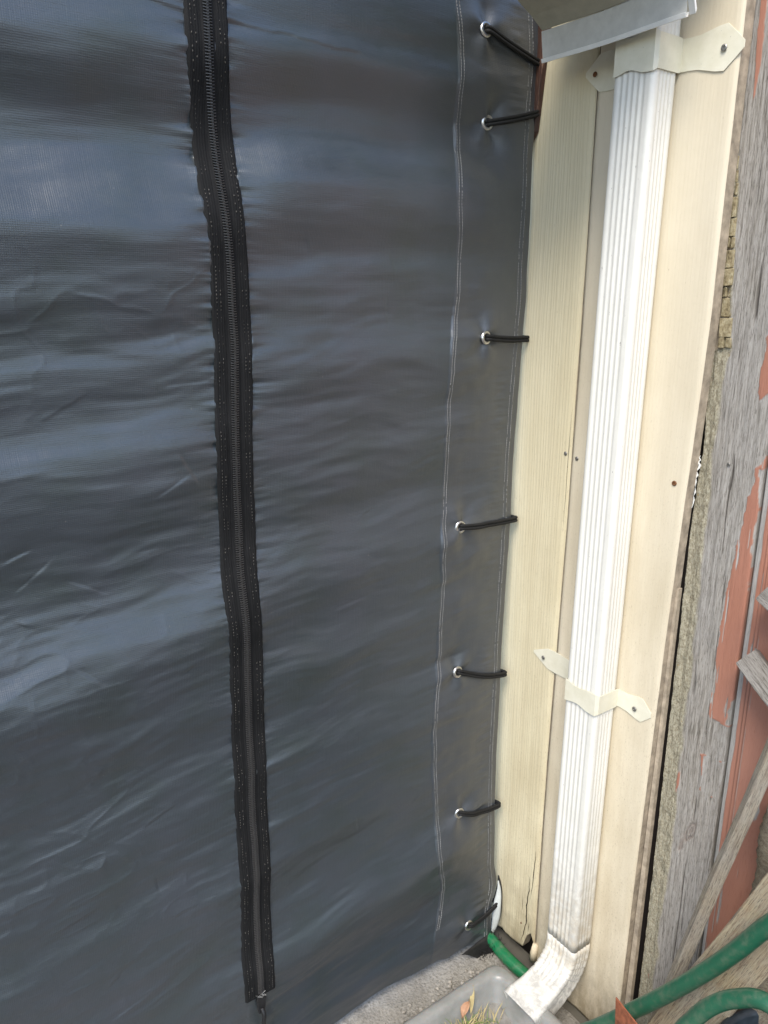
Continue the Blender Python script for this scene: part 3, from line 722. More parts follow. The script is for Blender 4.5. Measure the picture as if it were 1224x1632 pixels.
# fold profile: how far each height leans back to the sky (0..1), at the left and in the middle
zL = np.interp([0, 30, 50, 70, 110, 150, 190, 220, 250, 300, 345, 370, 400, 440, 470, 520, 545, 570, 600, 630, 660, 700, 720, 760, 800, 870, 920, 960, 1000, 1050, 1090, 1150, 1240, 1280, 1340, 1380, 1400, 1450, 1500, 1550, 1600],
               range(0, 1601, 100), [1.998, 1.923, 1.845, 1.765, 1.683, 1.597, 1.509, 1.418, 1.323, 1.225, 1.124, 1.018, .909, .795, .677, .554, .425])
bL = np.array([.65, .6, .45, .3, .15, .25, .4, .55, .8, .85, .8, .45, .3, .35, .4, .12, .2, .45, .35, .12, .3, .5, .5, .25, .15, .12, .25, .4, .6, .5, .2, .1, .12, .2, .25, .35, .25, .2, .3, .2, .2])
zR = np.interp([0, 25, 55, 80, 100, 130, 160, 190, 215, 240, 270, 295, 320, 370, 400, 430, 450, 490, 520, 560, 600, 650, 720, 800, 850, 900, 960, 1000, 1080, 1150, 1250, 1350, 1420, 1480, 1560],
               range(0, 1601, 100), [2.073, 1.984, 1.892, 1.796, 1.696, 1.593, 1.484, 1.372, 1.254, 1.131, 1.003, .868, .727, .579, .424, .26, .088])
bR = np.array([.4, .35, .3, .65, .4, .12, .15, .4, .35, .8, .8, .55, .35, .25, .3, .6, .4, .3, .35, .55, .3, .25, .35, .2, .45, .35, .15, .35, .2, .35, .25, .3, .4, .2, .3])
zf = np.linspace(-0.3, 2.8, 3101); dzf = zf[1] - zf[0]
def integ(zt, bt):
    o = np.argsort(zt); b = np.interp(zf, zt[o], bt[o]); 
    kk = np.exp(-(np.arange(-30, 31) / 11.0) ** 2); kk /= kk.sum(); b = np.convolve(np.pad(b, 30, 'edge'), kk, 'valid')
    k2 = np.ones(381) / 381; mean = np.convolve(np.pad(b, 190, 'edge'), k2, 'valid')
    return np.cumsum(-(b - mean)) * dzf, b
hLz, BL = integ(zL, bL); hRz, BR = integ(zR, bR)
AMP = 1.1; AMPR = 1.6
n0 = lambda a: np.zeros_like(a)
CREASE = [(0.42, 2.001, 0.93, 2.013, 0.0011, 0.0018)]
_r = random.Random(8)
for _k in range(40):
    _w = _r.uniform(0.70, 1.25) if _k % 5 else _r.uniform(0.26, 0.62); _z = _r.uniform(0.35, 1.72); _a = _r.choice([_r.gauss(-0.35, 0.35), _r.gauss(-0.2, 0.2), _r.gauss(0.9, 0.4)]); _L = _r.uniform(0.02, 0.09)
    CREASE.append((_w, _z, _w + _L * math.cos(_a), _z + _L * math.sin(_a), _r.choice([-1, 1]) * _r.uniform(0.0005, 0.0012) * (1 if _k % 5 else 0.5), _r.uniform(0.0012, 0.0024)))
def macro_h(w_, z_):
    e = edge_w(z_); body = ss(0.03, 0.16, w_ - e)
    warp = 0.030 * fbm(w_ * 2.2 + 7, z_ * 3.0, 200, 3) + 0.012 * fbm(w_ * 9, z_ * 9, 203, 2)
    tiltL = 0.10 * np.interp(z_, [0, .8, 1.3, 1.7, 2.2], [0.7, 1.0, 1.1, 0.2, 0.0])
    zl = z_ + tiltL * (w_ - 0.88) + warp * 1.1
    zr = z_ + warp * 0.9 + 0.05 * (w_ - 0.46)
    t = ss(0.52, 0.80, w_)
    return (AMP * t * np.interp(zl, zf, hLz) + AMPR * (1 - t) * np.interp(zr, zf, hRz)) * (0.05 + 0.95 * body) * np.interp(z_, [0, .5, 1.3, 2.5], [1.9, 1.7, 1.0, 1.0])
# the seam and the zip sway with the folds they are sewn to
def sway(fn):
    z_ = np.arange(-0.3, 2.7, 0.005); w0_ = fn(z_); h_ = macro_h(w0_, z_); h_ = h_ - 0.3 * h_.mean()
    return smooth_table(z_, w0_ + (1.201 - w0_) / 1.164 * h_, 0.012)
zip_w = sway(zip_w); seam_w = sway(seam_w)
def tarp_h(w_, z_):
    """distance of the sheet out from its plane (metres)"""
    e = edge_w(z_); body = ss(0.03, 0.16, w_ - e)
    h = macro_h(w_, z_)
    h += 0.0095 * fbm(w_ * 1.5 + 4, (z_ + 0.06 * w_ + 0.02 * fbm(w_ * 3, z_ * 3, 255, 2)) * 8.5, 250, 2) * body * np.interp(z_, [0, .9, 1.4, 2.5], [1.0, 1.0, .35, .2])
    # mid-size horizontal wrinkles and fine crinkle
    q = z_ + 0.03 * fbm(w_ * 4, z_ * 4, 210, 3)
    h += 0.0044 * fbm(w_ * 3.2, q * 20, 211, 3) * body * (0.5 + fbm(w_ * 2, z_ * 2, 214, 2) + .3)
    q2 = z_ + 0.10 * w_ + 0.04 * fbm(w_ * 5, z_ * 5, 215, 2)
    low = 1 - ss(1.5, 1.75, z_)
    h += 0.0048 * fbm(w_ * 4.5, q2 * 24, 216, 3) * body * (0.25 + 0.75 * low)
    # sharp creases on the crumpled left field
    r1 = 1 - np.abs(fbm(w_ * 6 + 3, q2 * 13, 220, 3)) * 5; r1 = np.clip(r1, 0, 1) ** 3
    left = ss(0.66, 0.76, w_) * ss(0.02, 0.2, 1.78 - z_) * np.clip(0.4 + 1.6 * fbm(w_ * 3, z_ * 3, 223, 2), 0, 1)
    h += 0.0016 * r1 * left
    r2 = 1 - np.abs(fbm(w_ * 14 + 3, (z_ - 0.5 * w_) * 16, 226, 2)) * 6; h += 0.0009 * np.clip(r2, 0, 1) ** 2 * left
    # puckers where the zip is sewn on
    zw = zip_w(z_); dzp = np.abs(w_ - zw) - 0.030
    sgn = np.where(w_ > zw, 1.0, 0.0)
    puck = fbm(z_ * 62 + 40 * sgn, w_ * 6, 230, 3)
    h += 0.0085 * puck * np.exp(-np.clip(dzp, 0, 1) / 0.020) * ss(-0.005, 0.004, dzp) * np.interp(z_, [0, .5, 1.2, 1.6, 2.2], [.25, .3, .75, 1.1, 1.2])
    # raised zip channel
    h += 0.0005 * (1 - ss(-0.006, 0.006, dzp))
    # seam: the doubled hem stands proud, puckered along the stitching
    sw = seam_w(z_); ds1 = w_ - sw
    h += 0.0011 * (1 - ss(-0.0008, 0.0012, ds1))
    h += 0.0009 * fbm(z_ * 50, w_ * 8, 240, 3) * np.exp(-np.abs(ds1) / 0.014)
    # hem: vertical soft fold + horizontal micro creases
    hem = 1 - ss(-0.002, 0.002, ds1)
    h += hem * (0.0042 * fbm(w_ * 12, z_ * 9, 244, 3) + 0.0032 * fbm(w_ * 14, z_ * 95, 246, 3) * np.exp(-((w_ - e - 0.055) / 0.022) ** 2) * (0.6 + 2 * fbm(w_ * 4, z_ * 5, 247, 2)))
    h += 0.0010 * np.exp(-((w_ - e - 0.022) / 0.004) ** 2)
    h += 0.012 * ss(0.10, 0.0, w_ - e) * 0
    # pull lines and dimples at the eyelets
    for (we, zz) in eyes:
        r = np.sqrt((w_ - we) ** 2 + (z_ - zz) ** 2); th = np.arctan2(z_ - zz, w_ - we)
        h -= 0.0018 * np.exp(-(r / 0.02) ** 2)
        h += 0.0036 * np.sin(th * 3 + zz * 9) * np.exp(-((r - 0.03) / 0.028) ** 2)
        tow = ss(0.0, 0.4, w_ - we) ; h += 0.003 * np.cos((z_ - zz - 0.15 * (w_ - we)) / 0.020) * np.exp(-((z_ - zz) / 0.035) ** 2) * np.exp(-np.abs(w_ - we) / 0.08)
    # a pressed fold line across the top and short hard creases in the crumpled field
    for (wa, za, wb, zb_, am, wd_) in CREASE:
        L_ = math.hypot(wb - wa, zb_ - za); tx, tz = (wb - wa) / L_, (zb_ - za) / L_
        s_ = (w_ - wa) * tx + (z_ - za) * tz; n_ = -(w_ - wa) * tz + (z_ - za) * tx + 0.004 * fbm(s_ * 22 + wa * 50, n0(w_), 290, 3)
        m_ = ss(-0.01, 0.012, s_) * ss(-0.01, 0.012, L_ - s_)
        h += am * m_ * np.exp(-np.abs(n_) / wd_)
        h += am * 0.9 * m_ * np.tanh(n_ / wd_) * np.exp(-np.abs(n_) / (wd_ * 6))
    # belly and the bottom kicking out
    h += 0.010 * ss(0.25, 0.0, z_) * np.sin(w_ * 9 + 1.0)
    return h
nv = 1100
uu = np.concatenate([np.linspace(0, 0.72, 330), np.linspace(0.72, 1.2, 220)[1:], np.linspace(1.2, 1.75, 70)[1:]]); nu = len(uu); vv = np.linspace(0, 1, nv)
U_, V_ = np.meshgrid(uu, vv, indexing='ij')
zt_ = 2.46
zbot = np.interp(U_, [0, .04, .09, .12, .165, .20, .27, .36, .47, 1.8], [.022, .036, .050, .050, .042, .052, .047, .048, .040, .036]) + 0.004 * fbm(U_ * 12, U_ * 0, 260, 3)
Zg = zbot + (zt_ - zbot) * V_
e_ = edge_w(Zg); Wg = e_ * (1 - ss(0.0, 0.30, U_)) + U_
Hg = tarp_h(Wg, Zg)
fold = (1 - ss(0, 0.007, U_)); Xg = Hg - 0.008 * fold ** 2
uvg = np.stack([Wg, Zg], -1)
hemA = (1 - ss(-0.001, 0.001, Wg - seam_w(Zg)))
sheet = grid('sheet', np.stack([Xg, -Wg, Zg], -1)[::-1], M['tarp'], tarp, uv=uvg[::-1], attrs={'hem': hemA[::-1]})
Pb = np.stack([Xg, -Wg, Zg], -1)[3::6, ::8].copy(); Pb[..., 0] -= 0.007
grid('lining', Pb, M['tarp_back'], tarp)
def on(w_, z_, off=0.0):
    return Vector((float(tarp_h(np.array([w_]), np.array([z_]))[0]) + off, -w_, z_))
def on_many(wa, za, off):
    h = tarp_h(wa, za); return np.stack([h + off, -wa, za], -1)
# zip tape
zt0, zt1 = 0.252, 2.44; nz = 700
zz = np.linspace(zt0, zt1, nz)
tu = np.linspace(-0.0335, 0.0335, 25)
WW = zip_w(zz)[None] + tu[:, None]; 
jag = 0.0005 * fbm(zz * 90, zz * 0, 270, 3); WW = WW + np.sign(tu)[:, None] * (np.abs(tu)[:, None] > 0.030) * jag[None]
ZZ = zz[None] + 0 * tu[:, None]
HH = tarp_h(np.clip(WW, zip_w(zz)[None] - .021, zip_w(zz)[None] + .021), ZZ)
HH = np.stack([np.convolve(np.pad(r_, 8, 'edge'), np.ones(17) / 17, 'valid') for r_ in HH])
kk = np.exp(-(np.arange(-3, 4) / 2.0) ** 2); kk /= kk.sum()
off = 0.0032 + 0.0007 * (np.abs(tu) < 0.011)[:, None] - 0.0014 * (np.abs(np.abs(tu) - 0.0115) < 0.002)[:, None] + 0.0005 * fbm(WW * 160, ZZ * 6, 280, 2)
off = off - 0.0035 * (np.abs(tu)[:, None] > 0.0325)
P = np.stack([HH + off, -WW, ZZ], -1)
grid('zip_tape', P[::-1], M['tape'], tarp, uv=np.stack([WW, ZZ], -1)[::-1])
# coil teeth
pitch = 0.0039; a = Acc(); n = int((2.43 - 0.262) / pitch)
za = 0.262 + pitch * np.arange(n); cw = zip_w(za); cw2 = zip_w(za + .002)
hb = tarp_h(cw, za); hb = np.convolve(np.pad(hb, 6, 'edge'), np.ones(13) / 13, 'valid')
def barseg(p, q, hw, hh):
    d = Vector(q) - Vector(p); s = Vector((0, 0, hw)); u = Vector((hh, 0, 0)); p = Vector(p); q = Vector(q)
    V = [p - s - u * .3, p + s - u * .3, q + s * .9 - u * .3, q - s * .9 - u * .3, p - s * .5 + u * .55, p + s * .5 + u * .55, q + s * .5 + u, q - s * .5 + u]
    return V, [(0, 1, 2, 3), (4, 7, 6, 5), (0, 4, 5, 1), (1, 5, 6, 2), (2, 6, 7, 3), (3, 7, 4, 0)]
for i in range(n):
    sl = (zip_w(za[i] + .02) - zip_w(za[i] - .02)) / .04
    for sd_, ph in ((1, 0.0), (-1, 0.5)):
        zc = za[i] + ph * pitch; x = hb[i] + 0.0042; wc = float(cw[i] + sl * ph * pitch)
        wo = wc + sd_ * 0.0066; wi = wc - sd_ * 0.0016
        tip = 0.0012
        a.add(*barseg((x, -wo, zc + tip * .6 - sl * sd_ * .0066), (x + 0.0009, -wi, zc), 0.00105, 0.0016))
o = a.build('zip_teeth', M['teeth'], tarp); o['kind'] = 'stuff'
# zip slider stuck at the bottom, with its tape end
sp = on(0.682, 0.232, 0.004)
V = []
for (yy, zz_, xx_) in [(-.0065, -.022, .002), (.0065, -.022, .002), (.011, .012, .002), (.007, .022, .002), (-.007, .022, .002), (-.011, .012, .002)]: V.append((sp.x + xx_ - .003, sp.y + yy, sp.z + zz_))
V += [(x + 0.006, y * 1 + 0, z) for x, y, z in V]
F = [tuple(range(6)), tuple(range(11, 5, -1))] + [(i, 6 + i, 6 + (i + 1) % 6, (i + 1) % 6) for i in range(6)]
sl = mesh('zip_slider', V, F, M['black'], tarp); bevel(sl, 0.0012, 2)
V, F = tube_geo(smooth_path([sp + Vector((.004, 0, -.01)), sp + Vector((.011, .001, -.022)), sp + Vector((.009, .0, -.045)), sp + Vector((.005, -.001, -.075))]), 0.0045, 8)
mesh('pull_cord', V, F, M['black'], sl, True)
a = Acc()
for s_ in range(14):
    p = sp + Vector((.003, random.uniform(-.008, .008), .022 + random.uniform(-.003, .003))); q = p + Vector((random.uniform(.001, .006), random.uniform(-.008, .012), random.uniform(-.003, .010)))
    a.add(*tube_geo([p, (p + q) / 2 + Vector((.002, 0, .002)), q], 0.0004, 4))
a.build('loose_thread', M['thread'], sl)
# stitches
def stitches(wf, z0, z1, mat, pitch=0.0052, ln=0.0040, off=0.0006, hw=0.00032, skip=0.0):
    z = np.arange(z0, z1, pitch); wv_ = wf(z); w2 = wf(z + ln); A = on_many(wv_, z, off); B = on_many(w2, z + ln, off); acc = Acc()
    for p, q in zip(A, B):
        if random.random() < skip: continue
        V = [(p[0] - .0006, p[1] - hw, p[2]), (p[0] - .0006, p[1] + hw, p[2]), (q[0] - .0006, q[1] + hw, q[2]), (q[0] - .0006, q[1] - hw, q[2]), (p[0] + hw, p[1] - hw * .6, p[2] + .0005), (p[0] + hw, p[1] + hw * .6, p[2] + .0005), (q[0] + hw, q[1] + hw * .6, q[2] - .0005), (q[0] + hw, q[1] - hw * .6, q[2] - .0005)]
        acc.add(V, [(0, 1, 2, 3), (4, 7, 6, 5), (0, 4, 5, 1), (1, 5, 6, 2), (2, 6, 7, 3), (3, 7, 4, 0)])
    return acc
def merge(accs, name, mat, parent):
    A = Acc()
    for x in accs: A.add(x.V, x.F)
    o = A.build(name, mat, parent); o['kind'] = 'stuff'; return o
merge([stitches(lambda z: seam_w(z) - 0.0040, 0.14, 2.42, None, skip=.03), stitches(lambda z: seam_w(z) - 0.0105, 0.14, 2.42, None, skip=.03)], 'stitching', M['thread'], tarp)
merge([stitches(lambda z: edge_w(z) * 0.9 + 0.0225 + 0.002 * fbm(z * 5, z * 0, 300, 2), 0.03, 2.42, None, skip=.12), stitches(lambda z: edge_w(z) * 0.9 + 0.0305 + 0.002 * fbm(z * 5, z * 0, 300, 2), 0.03, 2.42, None, skip=.12)], 'stitching', M['thread'], tarp)
merge([stitches(lambda z, d=d: zip_w(z) + d, 0.26, 2.42, None, 0.0058, 0.0024, off=0.0037, hw=0.0005, skip=.35 if abs(d) > .02 else .6) for d in (-0.0255, -0.0190, 0.0190, 0.0255)], 'stitching', M['thread_dark'], tarp)
# a hand-sewn crease line across the top
# eyelets
def eyelet(w_, z_):
    c = on(w_, z_, 0.0024)
    e1 = on(w_ + .014, z_) - on(w_ - .014, z_); e2 = on(w_, z_ + .014) - on(w_, z_ - .014); nrm = e2.cross(e1).normalized()
    if nrm.x < 0: nrm = -nrm
    nrm = (nrm + Vector((1, 0, 0))).normalized()
    A = nrm.orthogonal().normalized(); Bv = nrm.cross(A); V = []; F = []; n = 28; prof_ = [(0.0135, -0.0016), (0.0132, 0.0002), (0.0118, 0.0014), (0.0098, 0.0019), (0.0078, 0.0012), (0.0068, -0.0002), (0.0066, -0.004)]
    for r, h in prof_:
        for k in range(n):
            t = 2 * math.pi * k / n; V.append(c + nrm * h + (A * math.cos(t) + Bv * math.sin(t)) * r)
    for i in range(len(prof_) - 1):
        for k in range(n): F.append((i * n + k, (i * n + (k + 1) % n), (i + 1) * n + (k + 1) % n, (i + 1) * n + k))
    o = mesh('eyelet', V, F, M['nickel'], tarp, True)
    V = [c + nrm * -0.001 + (A * math.cos(2 * math.pi * k / 20) + Bv * math.sin(2 * math.pi * k / 20)) * 0.0070 for k in range(20)]
    mesh('hole_shade', V, [tuple(range(20))], M['fuzz'], o)  # black disc painted as the dark inside of the uncut eyelet
    return c, nrm
cend = [(-0.004, 2.046), (-0.001, 1.966), (0.008, 1.537), (0.019, 1.148), (0.027, 0.772), (0.027, 0.416), (0.022, 0.122)]
clab = ['long slanting black elastic cord from the topmost eyelet to the curtain edge',
        'black elastic cord through the second eyelet from the top',
        'level black elastic cord through the third eyelet from the top',
        'black elastic cord through the middle one of the seven eyelets',
        'sagging black elastic cord through the third eyelet from the bottom',
        'curved black elastic cord through the second eyelet from the bottom',
        'short black elastic cord through the lowest eyelet near the ground']
for (w_, z_), (we, ze), lb in zip(eyes, cend, clab):
    c, nrm = eyelet(w_, z_)
    acc = Acc()
    for s_ in (-1, 1):
        dz = 0.0032 * s_
        st = c + Vector((-0.006, 0.0005, dz)); a1 = c + Vector((0.0035, 0.003 + .002, dz))
        en = Vector((0.004 + float(tarp_h(np.array([we + .004]), np.array([ze]))[0]), -we + 0.0035, ze + dz))
        mids = []
        sag = -0.006 if lb.startswith(('sagging', 'curved', 'short')) else (-0.002)
        for t in (0.25, 0.5, 0.75):
            p = a1.lerp(en, t); wq = -p.y; p.z += sag * 4 * t * (1 - t); hx = float(tarp_h(np.array([wq]), np.array([p.z]))[0]); p.x = max(p.x, hx + 0.0040); mids.append(p)
        path = smooth_path([st, a1] + mids + [en, en + Vector((-0.006, 0.004, 0)), en + Vector((-0.02, 0.0005, 0.0)), en + Vector((-0.05, -0.01, 0.0))], 6)
        acc.add(*tube_geo(path, 0.0034, 10))
    o = acc.build('elastic_cord', M['cord'], None, True)
    tag(o, lb, 'cord', 'elastic cords lacing the curtain edge')
# turned-over pale lining flap at the foot and black hook tape below the hem
nz = 26; P = np.zeros((7, nz, 3))
for j in range(nz):
    z = 0.020 + (0.185 - 0.020) * j / (nz - 1); t = j / (nz - 1)
    wide = 0.021 * math.sin(math.pi * min(1, t * 1.02)) ** 0.8 + 0.001
    for i in range(7):
        s = i / 6; P[i, j] = (0.001 + wide * s * 0.75 + .001, -float(edge_w(np.array(z))) * 0.9 + 0.002 + wide * s * 0.55 - 0.004 * math.sin(math.pi * s), z)
o = grid('lining_flap', P, M['tarp_back'], tarp); so = o.modifiers.new('t', 'SOLIDIFY'); so.thickness = 0.0012
P2 = P.copy(); P2[..., 0] = P2[..., 0] * 1.25 - 0.006; P2[..., 1] += 0.005; P2[..., 2] = 0.02 + (P2[..., 2] - .02) * 1.06
o = grid('lining_edge', P2, M['black'], tarp); so = o.modifiers.new('t', 'SOLIDIFY'); so.thickness = 0.001
P = np.zeros((10, 6, 3))
for i in range(10):
    for j in range(6):
        s = i / 9; w_ = 0.032 + 0.115 * s; z = 0.045 - 0.042 * (j / 5) * (1 - ss(0.35, 1, s)) 
        P[i, j] = (0.008 + 0.040 * (j / 5) * (1 - s) + 0.012 * s, -w_, z)
o = grid('hook_tape', P[::-1], M['black'], tarp); so = o.modifiers.new('t', 'SOLIDIFY'); so.thickness = 0.0015
a = Acc()
for k in range(260):
    s = random.random() ** 1.3; p = Vector((0.015 + 0.032 * random.random(), -(0.028 + 0.066 * s), 0.006 + 0.040 * random.random() * (1 - s * .5))); d = Vector((random.uniform(-1, 1), random.uniform(-1, 1), random.uniform(-.6, 1))) * 0.009
    a.add(*tube_geo([p, p + d * .5 + Vector((0, 0, .003)), p + d], 0.0006, 4))
o = a.build('frayed_fibre', M['fuzz'], tarp); o['kind'] = 'stuff'

# ------------------------------------------------------------------ plastic tray under the pipe
bn = thing('plastic_tray', 'cloudy grey plastic tray catching water below the drainpipe outlet', 'tray')
bx0, bx1, by0, by1 = 0.132, 0.640, -0.640, -0.132
def ring(inset, z, r=0.035, n=8):
    x0, x1, y0, y1 = bx0 + inset, bx1 - inset, by0 + inset, by1 - inset; rr = max(r - inset * 0.3, .012); P = []
    for cx_, cy_, a0 in ((x1 - rr, y1 - rr, 0), (x0 + rr, y1 - rr, 90), (x0 + rr, y0 + rr, 180), (x1 - rr, y0 + rr, 270)):
        for k in range(n): th = math.radians(a0 + 90 * k / (n - 1)); P.append((cx_ + rr * math.cos(th), cy_ + rr * math.sin(th) + 0.03 * (cx_ - bx0) * 0, z))
    return P
prof_b = [(0.030, 0.016), (0.012, 0.100), (0.002, 0.104), (0.000, 0.112), (0.003, 0.118), (0.010, 0.121), (0.024, 0.1215), (0.029, 0.118), (0.033, 0.108), (0.050, 0.035), (0.060, 0.026)]
V = []; F = []
for ins, z in prof_b: V += ring(ins, z)
nr = 32
for i in range(len(prof_b) - 1):
    for k in range(nr): F.append((i * nr + k, i * nr + (k + 1) % nr, (i + 1) * nr + (k + 1) % nr, (i + 1) * nr + k))
F.append(tuple(range((len(prof_b) - 1) * nr, len(prof_b) * nr)))
F.append(tuple(range(nr))[::-1])
mesh('tub', V, F, M['bin'], bn, True)
nx = 90; X = np.linspace(bx0 + 0.046, bx1 - 0.046, nx)[:, None] + np.zeros((1, nx)); Y = np.linspace(by0 + 0.046, by1 - 0.046, nx)[None] + np.zeros((nx, 1))
Z = 0.046 + 0.014 * fbm(X * 14, Y * 14, 310, 4) + 0.020 * (1 - ss(0, 0.09, X - bx0 - 0.046))
sl_ = grid('silt', np.stack([X, Y, Z], -1), M['silt']); sl_['kind'] = 'stuff'; tag(sl_, 'grey wet silt lying in the plastic tray', 'silt')
a1_, a2_ = Acc(), Acc()
for k in range(420):
    cx_ = bx0 + 0.062 + abs(random.gauss(0, 0.022)); cy_ = -0.335 + random.gauss(0, 0.045); 
    p = Vector((cx_, cy_, 0.062 + random.random() * 0.02)); an = random.uniform(0, 6.28) if random.random() < .5 else random.gauss(1.9, .5); L = random.uniform(0.015, 0.05)
    d = Vector((math.cos(an), math.sin(an), random.uniform(-.05, .6))) * L; wv2 = Vector((-d.y, d.x, 0)).normalized() * random.uniform(.0005, .0012)
    mid = p + d * .5 + Vector((0, 0, random.uniform(.002, .008)))
    V = [p - wv2, p + wv2, mid + wv2, mid - wv2, p + d]; F = [(0, 1, 2, 3), (3, 2, 4)]
    (a1_ if random.random() < .68 else a2_).add(V, F)
o = a1_.build('dry_grass', M['grass_dry']); o['kind'] = 'stuff'; tag(o, 'wisps of dry yellow grass in the plastic tray', 'grass')
o = a2_.build('green_grass', M['grass_green']); o['kind'] = 'stuff'; tag(o, 'short green moss and grass blades in the plastic tray', 'grass')
def leaf(c, L, Wd, ang, mat, lab, curl=0.004, lift=0.2):
    P = np.zeros((9, 5, 3)); ca, sa = math.cos(ang), math.sin(ang)
    for i in range(9):
        t = i / 8; hw = Wd * math.sin(math.pi * (t ** 0.8)) * 0.5 + 0.0003
        for j in range(5):
            s = (j - 2) / 2; x = (t - 0.5) * L; y = s * hw; z = curl * s * s + curl * 1.5 * math.sin(t * 3) + lift * x
            P[i, j] = (c[0] + x * ca - y * sa, c[1] + x * sa + y * ca, c[2] + z)
    o = grid('leaf', P, mat); so = o.modifiers.new('t', 'SOLIDIFY'); so.thickness = 0.0005
    tag(o, lab, 'leaf'); return o
leaf((0.222, -0.315, 0.085), 0.038, 0.016, 1.0, M['leaf_green'], 'small bright green leaf on the dry grass in the tray')
leaf((0.172, -0.268, 0.092), 0.034, 0.018, 2.0, M['leaf_brown'], 'curled pinkish brown dead leaf above the grass in the tray', 0.006, 0.5)
leaf((0.168, -0.245, 0.100), 0.040, 0.009, 2.3, M['grass_dry'], 'narrow straw coloured dead leaf standing up from the grass', 0.004, 0.9)
leaf((0.330, -0.300, 0.060), 0.075, 0.030, 0.3, M['leaf_grey'], 'grey sodden leaf lying on the silt below the outlet', 0.004, 0.1)
leaf((0.255, -0.245, 0.058), 0.055, 0.030, 2.6, M['leaf_grey'], 'dark wet leaf in the tray nearest its back corner', 0.004, 0.05)
# pebbles in the crack of the slab
acc = Acc()
for k in range(150):
    yy = random.uniform(-0.5, -0.12); xc = random.gauss(0.070, 0.018); r = random.uniform(0.002, 0.0065); c = Vector((xc, yy, 0.017 + r * .4))
    bm = bmesh.new(); bmesh.ops.create_icosphere(bm, subdivisions=1, radius=r)
    for v in bm.verts: v.co = Vector((v.co.x * random.uniform(.7, 1.2), v.co.y * random.uniform(.7, 1.2), v.co.z * random.uniform(.5, .8))) + c
    acc.add([v.co.copy() for v in bm.verts], [tuple(v.index for v in f.verts) for f in bm.faces]); bm.free()
o = acc.build('gravel', M['pebble']); o['kind'] = 'stuff'; tag(o, 'loose gravel crumbs in the crack beside the tray', 'gravel')

# ------------------------------------------------------------------ hoses, sticks, pot
def hose(pts, r, mat, label, n=16):
    V, F = tube_geo(smooth_path(pts, 10), r, n); o = mesh('garden_hose', V, F, mat, None, True); return tag(o, label, 'hose')
hose([(-0.06, -0.040, 0.030), (0.02, -0.042, 0.030), (0.062, -0.047, 0.030), (0.108, -0.049, 0.030), (0.150, -0.044, 0.026), (0.21, -0.035, 0.022)], 0.0155, M['hose_b'], 'bright green hose lying on the ground between curtain and drainpipe')
hose([(0.33, -0.165, 0.085), (0.42, -0.150, 0.195), (0.502, -0.1423, 0.313), (0.572, -0.1423, 0.420), (0.633, -0.1423, 0.521), (0.6785, -0.1423, 0.604), (0.715, -0.1423, 0.676), (0.76, -0.145, 0.74), (0.84, -0.16, 0.76), (0.93, -0.18, 0.66), (0.97, -0.19, 0.45), (0.98, -0.2, 0.2), (0.98, -0.21, 0.016)], 0.0145, M['hose'], 'long green garden hose slanting up across the leaning boards')
hose([(0.55, -0.30, 0.017), (0.60, -0.24, 0.26), (0.632, -0.2162, 0.42), (0.652, -0.2162, 0.474), (0.6786, -0.2162, 0.530), (0.7148, -0.2162, 0.5794), (0.7625, -0.2162, 0.615), (0.83, -0.215, 0.60), (0.88, -0.22, 0.45), (0.90, -0.25, 0.2), (0.90, -0.27, 0.017)], 0.0135, M['hose'], 'arched green garden hose low in the corner over the dark tub')
def timber(name, p0, p1, wd, th, facing, mat, label, cat, shear=0.0, jit=0.001, cut=None):
    """beam local X = along; wd across, th along 'facing'"""
    p0, p1 = Vector(p0), Vector(p1); L = (p1 - p0).length; ax = (p1 - p0).normalized(); f = Vector(facing); f = (f - ax * f.dot(ax)).normalized(); s = ax.cross(f)
    n = 30; V = []; F = []
    m_ = 12
    sec = []
    for (a_, b_) in ((-1, -1), (0, -1.02), (1, -1), (1.02, 0), (1, 1), (0, 1.02), (-1, 1), (-1.02, 0)): sec.append((a_ * wd / 2, b_ * th / 2))
    for i in range(n + 1):
        t = i / n; wob = Vector((0, vn(t * 6, 3, 5) * jit * 3, vn(t * 6, 9, 6) * jit * 3))
        for (u, v) in sec:
            x = t * L + (shear * u if i == 0 else 0) + ((cut or 0) * v if i == 0 else 0)
            V.append((x, u + wob.y + random.uniform(-jit, jit) * .3, v + wob.z + random.uniform(-jit, jit) * .3))
    for i in range(n):
        for k in range(8): F.append((i * 8 + k, i * 8 + (k + 1) % 8, (i + 1) * 8 + (k + 1) % 8, (i + 1) * 8 + k))
    F.append(tuple(range(8))[::-1]); F.append(tuple(range(n * 8, n * 8 + 8)))
    o = mesh(name, V, F, mat); bevel(o, 0.0018, 2)
    o.matrix_world = Matrix(((ax.x, s.x, f.x, p0.x), (ax.y, s.y, f.y, p0.y), (ax.z, s.z, f.z, p0.z), (0, 0, 0, 1)))
    return tag(o, label, cat)
timber('stick', (0.462, -0.075, 0.005), (0.70, -0.045, 1.22), 0.021, 0.021, (0.9, -1, 0), M['stick'], 'thin grey weathered stick leaning against the red plank', 'stick')
timber('board', (0.470, -0.110, 0.02), (0.765, -0.085, 0.83), 0.088, 0.020, (0.1, -1, 0.25), M['stick2'], 'wide brownish grey board leaning behind the green hose', 'board')
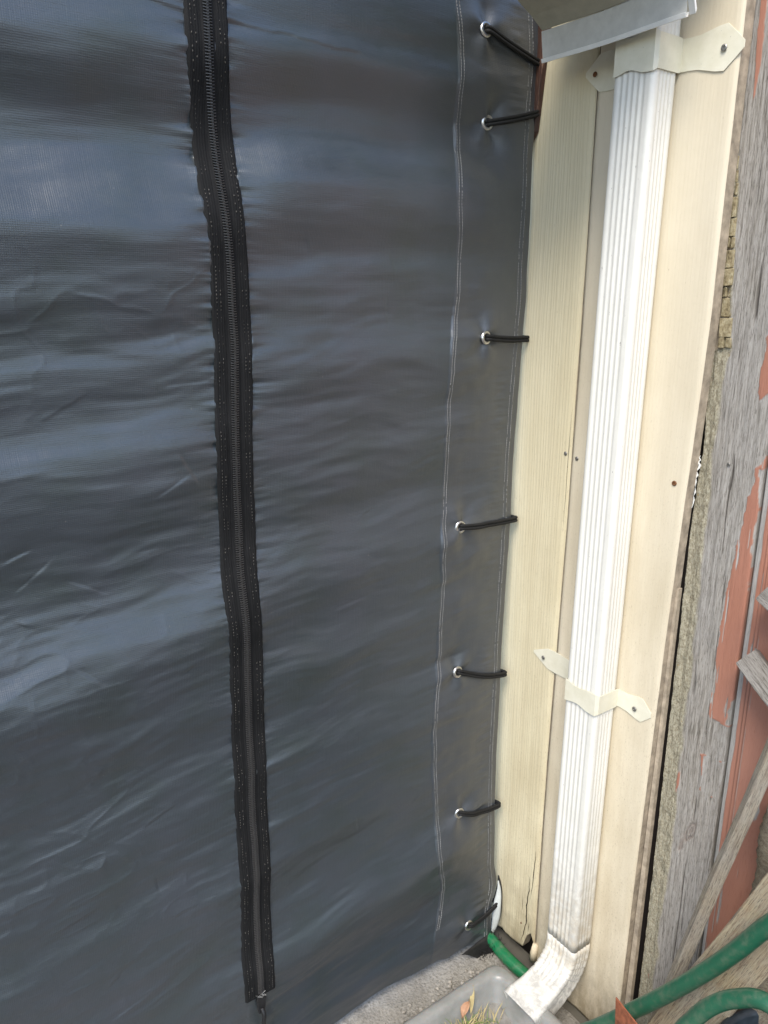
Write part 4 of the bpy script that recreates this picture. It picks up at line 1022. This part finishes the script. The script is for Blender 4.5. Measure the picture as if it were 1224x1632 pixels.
timber('block', (0.552, -0.002, 1.030), (0.735, -0.075, 0.945), 0.040, 0.040, (0.25, -1, 0.5), M['block'], 'lower silver grey timber offcut with visible end grain by red plank', 'timber', cut=0.5)
timber('block', (0.570, -0.004, 1.152), (0.74, -0.08, 1.11), 0.036, 0.036, (0.2, -1, 0.5), M['block'], 'upper pale timber offcut poking in from the right frame edge', 'timber', cut=0.5)
# ribbed log behind
path = smooth_path([(0.665, -0.02, 0.0), (0.666, -0.02, 0.3), (0.668, -0.015, 0.6), (0.672, -0.014, 0.80)], 20)
V, F = tube_geo(path, lambda t: 0.042 + 0.0018 * math.sin(t * 160) + 0.003 * math.sin(t * 23), 18)
o = mesh('log', V, F, M['log'], None, True); tag(o, 'dark ribbed round post standing behind the thin leaning stick', 'post')
# dark tub with a rolled rim
V = []; F = []; n = 40; pr = [(0.10, 0.0), (0.135, 0.40), (0.142, 0.402), (0.146, 0.410), (0.142, 0.418), (0.134, 0.418), (0.130, 0.41), (0.096, 0.02)]
for r, z in pr:
    for k in range(n): V.append((0.80 + r * math.cos(2 * math.pi * k / n), -0.115 + r * math.sin(2 * math.pi * k / n), z))
for i in range(len(pr) - 1):
    for k in range(n): F.append((i * n + k, i * n + (k + 1) % n, (i + 1) * n + (k + 1) % n, (i + 1) * n + k))
F.append(tuple(range((len(pr) - 1) * n, len(pr) * n))); F.append(tuple(range(n))[::-1])
o = mesh('bucket', V, F, M['pot'], None, True); tag(o, 'dark blue plastic bucket behind the leaning board and hoses', 'bucket')
# rusty blade
V = [(0.452, -0.12, 0.276), (0.524, -0.125, 0.285 - .07 * 0), (0.50, -0.135, 0.14), (0.455, -0.13, 0.16)]
V = [(0.494, -0.190, 0.369), (0.560, -0.2, 0.360), (0.60, -0.205, 0.28), (0.56, -0.21, 0.02), (0.50, -0.20, 0.02), (0.503, -0.195, 0.30)]
o = mesh('rusty_plate', V, [(0, 1, 2, 3, 4, 5)], M['rust']); so = o.modifiers.new('t', 'SOLIDIFY'); so.thickness = 0.003; bevel(o, 0.001)
tag(o, 'pointed rusty brown steel plate at the foot of the cream wall', 'plate')
